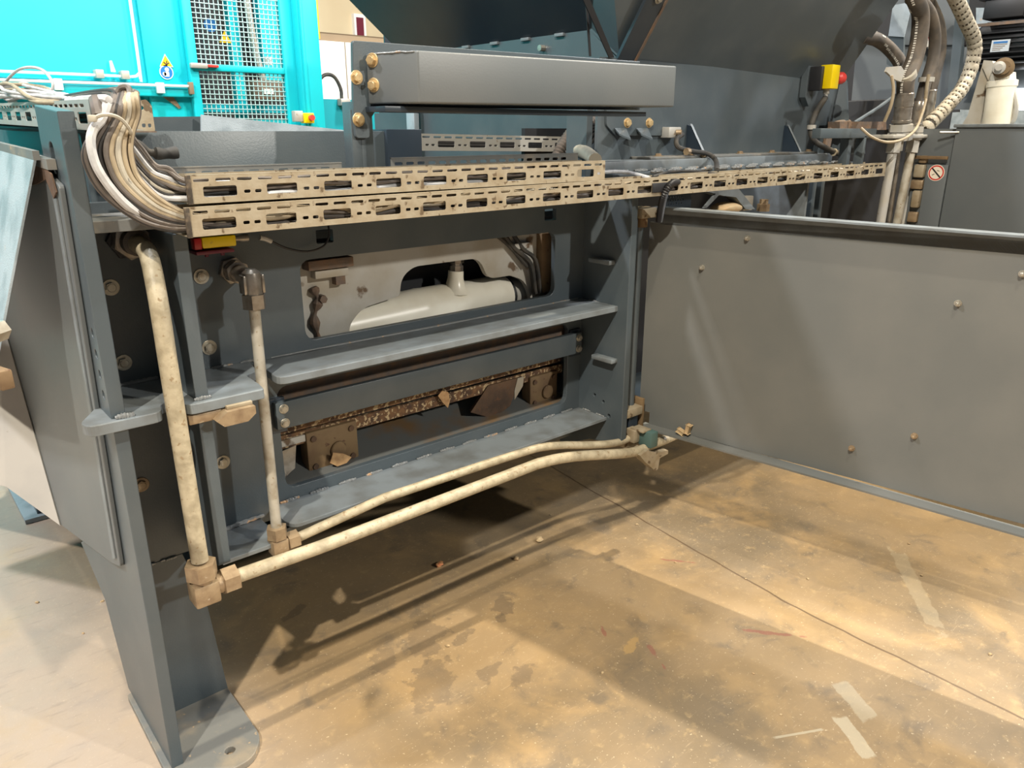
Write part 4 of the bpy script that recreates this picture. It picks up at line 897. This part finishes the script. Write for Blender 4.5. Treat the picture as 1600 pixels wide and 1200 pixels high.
# helix wrap as a ribbon of rings
b = MB(); cum = [0]
for i in range(len(q)-1): cum.append(cum[-1]+(q[i+1]-q[i]).length)
L = cum[-1]; s = 0; bi = 0
def along(s):
    j = 0
    while j < len(cum)-2 and cum[j+1] < s: j += 1
    return q[j].lerp(q[j+1], min(1, (s-cum[j])/(cum[j+1]-cum[j]))), (q[j+1]-q[j]).normalized()
while s < L-.03:
    wd = .024 if bi % 2 else .034
    p, d = along(s); b.lathe(p, d, [(0, .0325), (.003, .0345), (wd*.85, .0345), (wd, .0325)], 16); s += wd+.013; bi += 1
b.build('spiral_wrap', 'spiral', WR)
b = MB(); s = .015
while s < L-.03:
    p, d = along(s); u = d.orthogonal().normalized()
    for k in range(12):
        r_ = Quaternion(d, k*2*PI/12) @ u; b.obox(p+r_*.0305, (.03, .004, .006), Matrix((d, r_, d.cross(r_))).transposed())
    s += .041
b.build('wrap_strands', 'spiral', WR)

# ================================================================== CABINET ON THE RIGHT
CBN = empty('control_cabinet', 'plain dark grey steel cabinet behind the upright pipes on the right', 'cabinet')
XC = 3.9
t0, t1, b0 = ax(1495, 197, XC), ax(1700, 203, XC), ax(1448, 352, XC)
MB().box(XC, XC+.02, .2, 1.435, .3, 1.568, .003).build('cabinet_door', 'grey_panel', CBN)
MB().box(XC-.01, 5.3, .2, 1.445, 1.565, 1.58, .004).build('cabinet_top', 'steel_edge', CBN)
MB().box(XC, XC+.02, 1.44, 1.535, .3, 1.40, .003).box(XC+.02, 5.3, .3, 1.6, .3, 1.56).build('cabinet_body', 'grey_panel', CBN)
MB().box(XC-.012, XC, 1.445, 1.60, 1.425, 1.44, .002).build('ledge', 'rust_plate', CBN)
MB().cyl((XC+.0, 1.42, 1.545), (XC-.03, 1.49, 1.545), .005, n=8).build('door_pin', 'zinc_bolt', CBN)
# prohibition sticker (round, red ring with slash)
q = ax(1462, 270, XC-.002); cy_, cz_ = 1.487, q.z
def disc(nm, x, y, z, r, m, parent, th=.001, n=28): return MB().cyl((x, y, z), (x-th, y, z), r, n=n).build(nm, m, parent)
SG = disc('prohibition_sticker', XC-.0005, cy_, cz_, .037, 'sign_cream', CBN)
b = MB(); n = 32
ring = lambda r: [Vector((XC-.002, cy_+r*math.cos(2*PI*i/n), cz_+r*math.sin(2*PI*i/n))) for i in range(n)]
b.rings([ring(.034), ring(.028)], caps=False); b.build('red_ring', 'sign_red', SG, smooth=False)
MB().obox((XC-.002, cy_, cz_), (.001, .006, .058), Matrix.Rotation(PI/4+PI/2, 3, 'X')).build('black_slash', 'black_plastic', SG)
MB().obox((XC-.0022, cy_-.008, cz_+.010), (.001, .012, .003), Matrix.Rotation(.3, 3, 'X')).obox((XC-.0022, cy_+.012, cz_-.008), (.001, .012, .003), Matrix.Rotation(-.5, 3, 'X')).build('hand_symbol', 'zinc_bolt', SG)
# rusty valve stack beside the pipes
VS = empty('valve_stack', 'dirty tan valve stack squeezed between upright pipes and cabinet', 'valve')
for i, (z, hz) in enumerate(((1.405, .035), (1.34, .06), (1.285, .045), (1.20, .08), (1.13, .05))):
    MB().box(XC-.0-.012*(i % 2), XC+.05, 1.54, 1.578+.010*(i % 3), z, z+hz, .008).build('valve_segment', 'galv' if i % 2 else 'brass_fitting', VS)
MB().lathe((XC+.02, 1.57, 1.05), (0, 0, 1), [(0, .035), (.05, .035), (.055, .02)], 12).build('valve_foot', 'brown_grime', VS)
# motor on its bed
MT = empty('electric_motor', 'black electric motor with terminal box and nameplate at the upper right', 'motor')
xm = 5.0
c = ax(1575, 62, xm)
MB().lathe((xm+.12, c.y+.20, c.z-.02), (0, -1, 0), [(0, .05), (.02, .11), (.05, .13), (.46, .13), (.47, .15), (.60, .15), (.62, .08)], 28).build('motor_body', 'black_plastic', MT)
b = MB()
for i in range(7): b.box(xm-.02, xm+.03, c.y-.20, c.y+.14, c.z-.12+i*.026, c.z-.113+i*.026)
b.build('cooling_fins', 'black_plastic', MT)
MB().box(xm-.03, xm+.12, c.y-.06, c.y+.14, c.z+.11, c.z+.215, .006).build('terminal_box', 'black_plastic', MT)
MB().box(xm-.04, xm+.13, c.y-.09, c.y+.17, c.z+.205, c.z+.225, .006).build('terminal_lid', 'black_plastic', MT)
MB().box(xm-.035, xm-.02, c.y-.14, c.y+.17, c.z+.075, c.z+.09).build('cover_edge', 'brown_grime', MT)
MB().cyl((xm, c.y-.10, c.z+.16), (xm, c.y-.14, c.z+.16), .035, n=14).build('cable_gland', 'galv_clean', MT)
MB().cyl((xm-.02, c.y+.20, c.z+.08), (xm-.06, c.y+.22, c.z+.08), .04, n=16).cyl((xm-.02, c.y+.21, c.z+.0), (xm-.06, c.y+.21, c.z+.0), .025, n=12).build('drain_knob', 'black_plastic', MT)
NP = MB().box(xm-.027, xm-.021, c.y-.02, c.y+.07, c.z-.06, c.z+.0).build('nameplate', 'label_paper', MT)
MB().box(xm-.0285, xm-.027, c.y-.01, c.y+.06, c.z-.018, c.z-.008).build('blue_heading', 'label_blue', NP)
b = MB()
for i in range(4): b.box(xm-.0285, xm-.027, c.y-.01+.01*i, c.y+.06, c.z-.025-i*.009, c.z-.0225-i*.009)
b.build('printed_lines', 'brown_gap', NP)
MBD = empty('motor_platform', 'grey steel platform and side sheets carrying the motor', 'platform')
MB().poly([ax(1475, 60, 5.3), ax(1340, 55, 5.3), ax(1330, 160, 5.3), ax(1420, 170, 5.3), ax(1720, 175, 5.3), ax(1720, 85, 5.3), ax(1600, 85, 5.3), ax(1500, 68, 5.3)], (.02, 0, 0)).build('platform_side', 'grey_panel', MBD)
MB().poly([ax(1512, -60, 5.28), ax(1395, -60, 5.28), ax(1395, 70, 5.28), ax(1505, 70, 5.28)], (.01, 0, 0)).build('upright_sheet', 'grey_panel', MBD)
MB().poly([ax(1512, -30, 4.9), ax(1498, -30, 4.9), ax(1480, 150, 4.9), ax(1494, 150, 4.9)], (.05, 0, 0)).build('upright_post', 'grey_paint', MBD)
MB().poly([ax(1525, 12, 6.2), ax(1760, 15, 6.2), ax(1760, 95, 6.2), ax(1525, 75, 6.2)], (.02, 0, 0)).build('rear_sheet', 'flap_paint', MBD)
MB().poly([ax(1395, 8, 4.6), ax(1425, 3, 4.6), ax(1412, 58, 4.6), ax(1388, 56, 4.6)], (.01, 0, 0)).build('pale_cover', 'flap_paint', MBD)
MB().poly([ax(1388, 57, 4.61), ax(1412, 58, 4.61), ax(1410, 115, 4.61), ax(1385, 100, 4.61)], (.02, 0, 0)).build('bracket_sheet', 'grey_paint', MBD)
for i in range(3):
    p0, p1 = ax(1447+6*i, 30+3*i, 5.25), ax(1443+6*i, 72+2*i, 5.25)
    ad = MB().tube([p0, p1], .02, 12).build('pipe_adapter', 'galv_clean', MBD)
    MB().lathe(p0.lerp(p1, .55), (p1-p0), [(0, .023), (.018, .023)], 12).build('red_ring', 'red_dark', ad)
# dark recess and wheel behind
DK = empty('drive_recess', 'dark recess with pale rollers left of the hose group', 'machine part')
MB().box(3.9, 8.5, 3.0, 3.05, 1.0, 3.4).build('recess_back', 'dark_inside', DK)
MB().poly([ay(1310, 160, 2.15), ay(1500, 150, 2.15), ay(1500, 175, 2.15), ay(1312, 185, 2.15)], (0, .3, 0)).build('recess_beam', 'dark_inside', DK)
MB().poly([ay(1295, 205, 1.98), ay(1350, 200, 1.98), ay(1352, 240, 1.98), ay(1298, 242, 1.98)], (0, .02, 0)).build('cover_plate', 'grey_panel', DK)
MB().tube(smooth([ay(1290, 232, 1.95), ay(1297, 205, 1.95), ay(1308, 195, 1.95), ay(1325, 193, 1.95)], 5), .02, 10).build('bent_strap', 'brown_grime', DK)
MB().poly([ay(1312, 190, 1.9), ay(1385, 190, 1.9), ay(1385, 203, 1.9), ay(1312, 203, 1.9)], (0, .06, 0)).build('cross_rail', 'brown_grime', DK)
for a, b_ in ((1357, 165), (1378, 165)): MB().cyl(ay(a, b_, 2.4), ay(a, b_, 2.4)+Vector((-.03, -.03, 0)), .03, n=16).build('roller_end', 'galv_clean', DK)
MB().tube([ay(1335, 192, 2.0), ay(1370, 170, 2.0), ay(1395, 152, 2.0)], .01, 8).build('link_rod', 'grey_paint', DK)
# white cylinder on its bracket behind the cabinet
WC = empty('tilt_cylinder', 'cream hydraulic cylinder with round eye on a worn white bracket above the cabinet', 'cylinder')
xw = 4.3
MB().poly([ax(1500, 200, xw), ax(1512, 180, xw), ax(1537, 94, xw), ax(1550, 95, xw), ax(1555, 105, xw), ax(1548, 125, xw), ax(1540, 155, xw), ax(1530, 200, xw)], (.05, 0, 0)).build('bracket_web', 'housing_white', WC)
e = ax(1568, 107, xw-.02); MB().lathe(e, (-1, -.3, 0), [(0, .045), (.05, .045), (.055, .03), (.07, .03)], 24).build('eye', 'rust_plate', WC)
MB().lathe(e+Vector((-.06, 0, 0)), (-1, -.3, 0), [(0, .028), (.02, .028), (.022, .015), (.04, .015)], 20).build('pin', 'galv_clean', WC)
MB().lathe(ax(1557, 196, xw), (ax(1566, 128, xw)-ax(1557, 196, xw)), [(0, .062), (.17, .062), (.175, .066), (.20, .066), (.205, .055), (.235, .05)], 24).build('barrel', 'cylinder_white', WC)
MB().poly([ax(1535, 105, xw-.01), ax(1560, 96, xw-.01), ax(1562, 128, xw-.01), ax(1545, 128, xw-.01)], (.03, 0, 0)).build('gusset', 'housing_white', WC)
o = MB().tube(smooth([ax(1572, 130, 4.3), ax(1582, 140, 4.3), ax(1588, 165, 4.3), ax(1582, 190, 4.3), ax(1565, 193, 4.3)], 6), .012, 8).build('thin_cable', 'galv_clean'); tag(o, 'thin grey pipe curving right of the cream tilt cylinder', 'pipe')
WN = empty('wall_window', 'bright window strip in the far wall seen between hose and cream cylinder', 'window')
MB().poly([ax(1485, 148, 21.6), ax(1542, 148, 21.6), ax(1545, 168, 21.6), ax(1485, 168, 21.6)], (-.05, 0, 0)).build('pane', 'window_pale', WN)
MB().poly([ax(1480, 165, 8), ax(1620, 165, 8), ax(1620, 205, 8), ax(1480, 205, 8)], (.5, 0, 0)).build('far_machine', 'flap_paint'); tag(bpy.data.objects['far_machine'], 'blue-grey machine body far behind the cream tilt cylinder', 'machine')
lm = bpy.data.materials.new('white_glow'); lm.use_nodes = True; bb = lm.node_tree.nodes['Principled BSDF']; bb.inputs['Emission Color'].default_value = (.9, .95, 1, 1); bb.inputs['Emission Strength'].default_value = 5; M['white_glow'] = lm
LG = empty('glare_panel', 'glowing white panel added as a bright glare at the right edge behind the cream cylinder', 'lamp')
MB().poly([ax(1581, 138, 5.25), ax(1612, 138, 5.25), ax(1612, 172, 5.25), ax(1578, 172, 5.25)], (.03, 0, 0)).build('glare_sheet', 'white_glow', LG)  # added glow for a white glare, not a known lamp
LG2 = empty('hanging_lamp', 'bright ceiling lamp at the top right corner', 'lamp')
MB().lathe(ax(1562, 8, 18), (0, 0, -1), [(0, .35), (.05, .35)], 20).build('lamp_disc', 'white_glow', LG2)
MB().lathe(ax(1562, 8, 18)+Vector((0, 0, .3)), (0, 0, -1), [(0, .1), (.3, .4)], 20).build('reflector', 'galv_clean', LG2)

# ================================================================== TEAL MACHINE IN THE BACKGROUND
TM = empty('teal_machine', 'bright turquoise machine housing in the left background', 'machine')
ty_ = 6.0
def tp(px, py, y=ty_): return ay(px, py, y)
MB().box(-2.5, 2.08, 6.0, 6.8, 1.87, 3.6).build('housing', 'teal_paint', TM)
MB().box(1.775, 2.08, 5.96, 6.0, 1.0, 3.6, .01).build('corner_column', 'teal_paint', TM)
MB().box(-2.5, 2.06, 5.90, 6.0, 1.78, 1.85, .01).build('lower_channel', 'teal_paint', TM)
MB().box(-2.5, 2.0, 6.1, 6.3, .0, 1.80).build('base_panel', 'teal_dark', TM)
for x in (-.3, .5, 1.12): MB().box(x, x+.05, 6.05, 6.1, 1.0, 1.78).build('rib', 'teal_paint', TM)
MB().poly([tp(240, 140, 5.95), tp(262, 140, 5.95), tp(283, 168, 5.95), tp(280, 170, 5.95)], (0, .1, 0)).build('strut', 'brown_gap', TM)
MB().poly([tp(246, 139, 5.97), tp(292, 139, 5.97), tp(292, 185, 5.97), tp(283, 168, 5.97)], (0, .02, 0)).build('bracket_plate', 'teal_paint', TM)
for x in (1.30, 1.62, .96): bolt('bolt', (x, 6.1, 1.71), (0, -1, 0), .022, 'galv_clean', TM)
CD = empty('conduit_run', 'thin white conduit running along and up the turquoise housing', 'conduit')
MB().tube([(-2.5, 5.96, 1.90)]+smooth([(1.55, 5.96, 1.905), (1.68, 5.96, 1.905), (1.72, 5.96, 1.93), (1.73, 5.96, 2.0), (1.735, 5.96, 3.4)], 5), .010, 8).build('tube', 'teal_white', CD)
for x in (1.44, 1.60): MB().box(x, x+.05, 5.92, 6.0, 1.885, 1.94, .005).build('clamp', 'galv_clean', CD)
o = MB().tube([(-2.5, 5.88, 1.845), (2.02, 5.88, 1.852)], .009, 8).build('conduit_tube', 'teal_white'); tag(o, 'lower thin white conduit along the turquoise channel', 'conduit')
for x in (1.17, 1.80): MB().box(x, x+.05, 5.86, 5.90, 1.80, 1.87, .004).build('clamp', 'teal_white', o)
MB().box(2.02, 2.05, 5.86, 5.90, 1.80, 1.88, .003).build('end_cap', 'brown_gap', o)
o = MB().poly([(1.545, 5.94, 1.93), (1.57, 5.94, 1.93), (1.555, 5.94, 2.0), (1.545, 5.94, 2.0)], (0, .03, 0)).build('spare_clip', 'teal_white', TM)
# stickers
def tri_sign():
    c = tp(259, 95, 5.955); s = .046
    g = MB().poly([(c.x-s, 5.955, c.z-.04), (c.x+s, 5.955, c.z-.04), (c.x, 5.955, c.z+.045)], (0, .003, 0)).build('warning_sticker', 'sign_white', TM)
    MB().poly([(c.x-s*.86, 5.953, c.z-.035), (c.x+s*.86, 5.953, c.z-.035), (c.x, 5.953, c.z+.035)], (0, .002, 0)).build('yellow_triangle', 'sign_yellow', g)
    b = MB(); b.obox((c.x-.008, 5.951, c.z-.018), (.006, .002, .028), Matrix.Rotation(-.7, 3, 'Y')); b.obox((c.x+.008, 5.951, c.z-.02), (.006, .002, .028), Matrix.Rotation(.9, 3, 'Y')); b.obox((c.x+.004, 5.951, c.z-.008), (.006, .002, .02), Matrix.Rotation(.3, 3, 'Y'))
    b.build('hand_symbol', 'black_plastic', g)
    c = tp(260, 113, 5.955)
    g = MB().cyl((c.x, 5.957, c.z), (c.x, 5.953, c.z), .047, n=28).build('mandatory_sticker', 'sign_white', TM)
    MB().cyl((c.x, 5.953, c.z), (c.x, 5.951, c.z), .041, n=28).build('blue_disc', 'sign_blue', g)
    b = MB(); b.cyl((c.x+.004, 5.951, c.z+.018), (c.x+.004, 5.949, c.z+.018), .014, n=14); b.box(c.x-.018, c.x+.016, 5.949, 5.951, c.z-.028, c.z+.002); b.cyl((c.x-.016, 5.951, c.z-.012), (c.x-.016, 5.949, c.z-.012), .013, n=14)
    b.build('reader_symbol', 'sign_white', g)
tri_sign()
# gate
GT = empty('safety_gate', 'turquoise framed wire mesh safety gate on the teal machine', 'gate')
x0, x1 = 2.05, 2.87
MB().box(x0, x0+.065, 5.9, 5.96, .6, 3.4, .008).box(x1-.10, x1, 5.9, 5.96, .6, 3.4, .008).box(x0+.065, x1-.10, 5.9, 5.96, 1.965, 2.01, .006).build('gate_frame', 'teal_paint', GT)
b = MB(); st = .0335
n1 = int((x1-x0-.16)/st); 
for i in range(n1+1):
    x = x0+.065+i*st; b.box(x, x+.0055, 5.925, 5.931, .9, 3.2)
z = .9
while z < 3.2:
    b.box(x0+.06, x1-.09, 5.920, 5.926, z, z+.0055); z += st
b.build('wire_mesh', 'mesh_wire', GT)
MB().box(2.05, 2.17, 5.86, 5.90, 1.975, 2.01, .008).build('latch', 'galv_clean', GT)
MB().box(2.17, 2.25, 5.865, 5.90, 1.985, 2.005, .006).build('latch_grip', 'red', GT)
CP = MB().box(2.86, 3.03, 5.80, 5.90, .6, 3.4, .01).build('gate_column', 'teal_paint'); tag(CP, 'wide turquoise column right of the mesh gate', 'column')
MB().box(2.865, 2.89, 5.76, 5.80, .8, 3.4, .006).build('edge_rail', 'teal_paint', CP)
# machinery inside the cage
IM = empty('caged_machinery', 'dark machinery with pipes behind the turquoise mesh gate', 'machinery')
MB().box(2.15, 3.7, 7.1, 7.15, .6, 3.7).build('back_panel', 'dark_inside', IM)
MB().box(2.70, 2.78, 6.7, 6.8, .8, 3.4).box(3.0, 3.22, 6.8, 6.9, 1.9, 2.9).box(2.3, 3.2, 6.5, 6.6, 1.53, 1.64).box(2.3, 3.2, 6.6, 6.7, 1.70, 1.76).build('teal_members', 'teal_paint', IM)
MB().tube(smooth([(2.80, 6.6, 3.4), (2.82, 6.6, 2.6), (2.85, 6.6, 2.2), (2.90, 6.6, 1.95)], 6), .03, 8).tube([(2.60, 6.6, 3.4), (2.64, 6.6, 2.6)], .02, 8).build('hose', 'galv_clean', IM)
MB().box(2.72, 2.97, 6.4, 6.55, 1.80, 1.95, .01).box(2.97, 3.2, 6.4, 6.45, 1.90, 1.93).build('valve_block', 'brown_grime', IM)
MB().box(2.80, 2.88, 6.38, 6.4, 1.84, 1.88).box(2.75, 2.81, 6.2, 6.22, 2.05, 2.11).build('white_tag', 'sign_white', IM)
MB().poly([(2.52, 6.5, 2.22), (2.62, 6.5, 2.22), (2.57, 6.5, 2.31)], (0, .01, 0)).build('yellow_warning_triangle', 'sign_yellow', IM)
MB().cyl((2.46, 6.5, 2.34), (2.46, 6.49, 2.34), .05, n=20).build('blue_disc', 'sign_blue', IM)
o = empty('emergency_stop', 'tiny yellow emergency stop box with red button at the foot of the turquoise column', 'emergency stop')
c = tp(481, 184, 5.75); MB().box(c.x-.04, c.x+.04, 5.72, 5.80, c.z-.04, c.z+.035, .006).build('box', 'yellow', o); MB().cyl((c.x+.01, 5.72, c.z-.0), (c.x+.01, 5.69, c.z-.0), .022, n=16).build('button', 'red', o)
MB().box(c.x-.11, c.x-.04, 5.74, 5.80, c.z-.03, c.z+.05, .006).build('gland', 'galv_clean', o)
# white cabinet, teal low box and hose
WX = empty('white_cabinet', 'large off-white cabinet in the background between turquoise column and box beam', 'cabinet')
yb = 10.
p0, p1 = ay(488, 62, yb), ay(600, 190, yb)
MB().box(5.0, 6.6, yb, yb+1, 0, p0.z).build('cabinet_body', 'white_box', WX)
MB().box(5.59, 5.60, yb-.01, yb, .5, p0.z).build('door_gap', 'brown_gap', WX)
MB().box(5.0, 6.6, yb+.1, yb+.9, p0.z, p0.z+.10).build('cabinet_roof', 'brown_gap', WX)
LT = MB().box(4.3, 6.6, 8.6, 9.2, 0, ay(520, 155, 8.6).z).build('turquoise_base_unit', 'teal_dark'); tag(LT, 'low turquoise base unit in front of the off-white cabinet', 'machine base')
o = MB().tube(smooth([ay(496, 128, 8.7), ay(508, 117, 8.7), ay(522, 120, 8.7), ay(532, 138, 8.7), ay(534, 155, 8.7)], 6), .022, 8).build('rubber_hose', 'black_rubber'); tag(o, 'grey hose arching in front of the off-white cabinet', 'hose')
MB().box(ay(530, 160, 8.55).x, ay(545, 160, 8.55).x, 8.5, 8.6, ay(530, 165, 8.55).z, ay(530, 154, 8.55).z, .01).build('hose_coupling', 'galv_clean', o)
o = MB().box(ay(489, 0, 9).x, ay(496, 0, 9).x, 9., 9.1, ay(492, 60, 9).z, 4.5).build('yellow_post', 'yellow_post'); tag(o, 'yellow post behind the turquoise column', 'post')
SN_ = empty('wall_sign', 'small white-framed maroon sign on the cream back wall', 'sign')
c = ay(563, 42, 15.5)
MB().box(c.x-.14, c.x+.14, 15.5, 15.6, c.z-.25, c.z+.25).build('frame', 'sign_white', SN_)
MB().box(c.x-.09, c.x+.08, 15.49, 15.5, c.z-.18, c.z+.18).build('panel', 'maroon', SN_)
o = MB().box(4., 14, 15.45, 15.6, ay(520, 58, 15.5).z, ay(520, 52, 15.5).z).build('wall_ledge', 'brown_gap'); tag(o, 'brown ledge along the cream back wall', 'ledge')

# ================================================================== FLOOR DEBRIS
def crumb(px, py, r, m, label, group=None, sc_=(1, .7, .5)):
    p = az(px, py); b = MB()
    bmesh.ops.create_icosphere(b.b, subdivisions=2, radius=r, matrix=Matrix.Translation((p.x, p.y, r*sc_[2]*.8)) @ Matrix.Rotation(random.random()*3, 4, 'Z') @ Matrix.Diagonal((*sc_, 1)))
    for v in b.b.verts: v.co += Vector((random.uniform(-1, 1), random.uniform(-1, 1), random.uniform(-.4, .4)))*r*.25
    for v in b.b.verts: v.co.z = max(v.co.z, .0005)
    o = b.build('debris_crumb', m, smooth=False); tag(o, label, 'debris', group); return o
crumb(687, 884, .016, 'crumb_red', 'red and cream crumb on the floor at the edge of the pipe shadow')
crumb(843, 845, .018, 'cork', 'tan crumb on the floor right of the pipe shadow, larger of a pair')
crumb(806, 874, .014, 'cork', 'smaller tan crumb on the floor just below the larger one')
for px, py in ((1055, 879), (1165, 905), (1262, 905), (1420, 850), (941, 1052), (1177, 1053), (1220, 1117), (58, 942), (130, 990), (160, 940), (700, 1010), (1440, 900), (1547, 1023), (995, 820), (860, 805)):
    crumb(px, py, random.uniform(.004, .007), 'cork', 'tiny pale crumb scattered on the concrete floor', 'tiny crumbs on the floor')
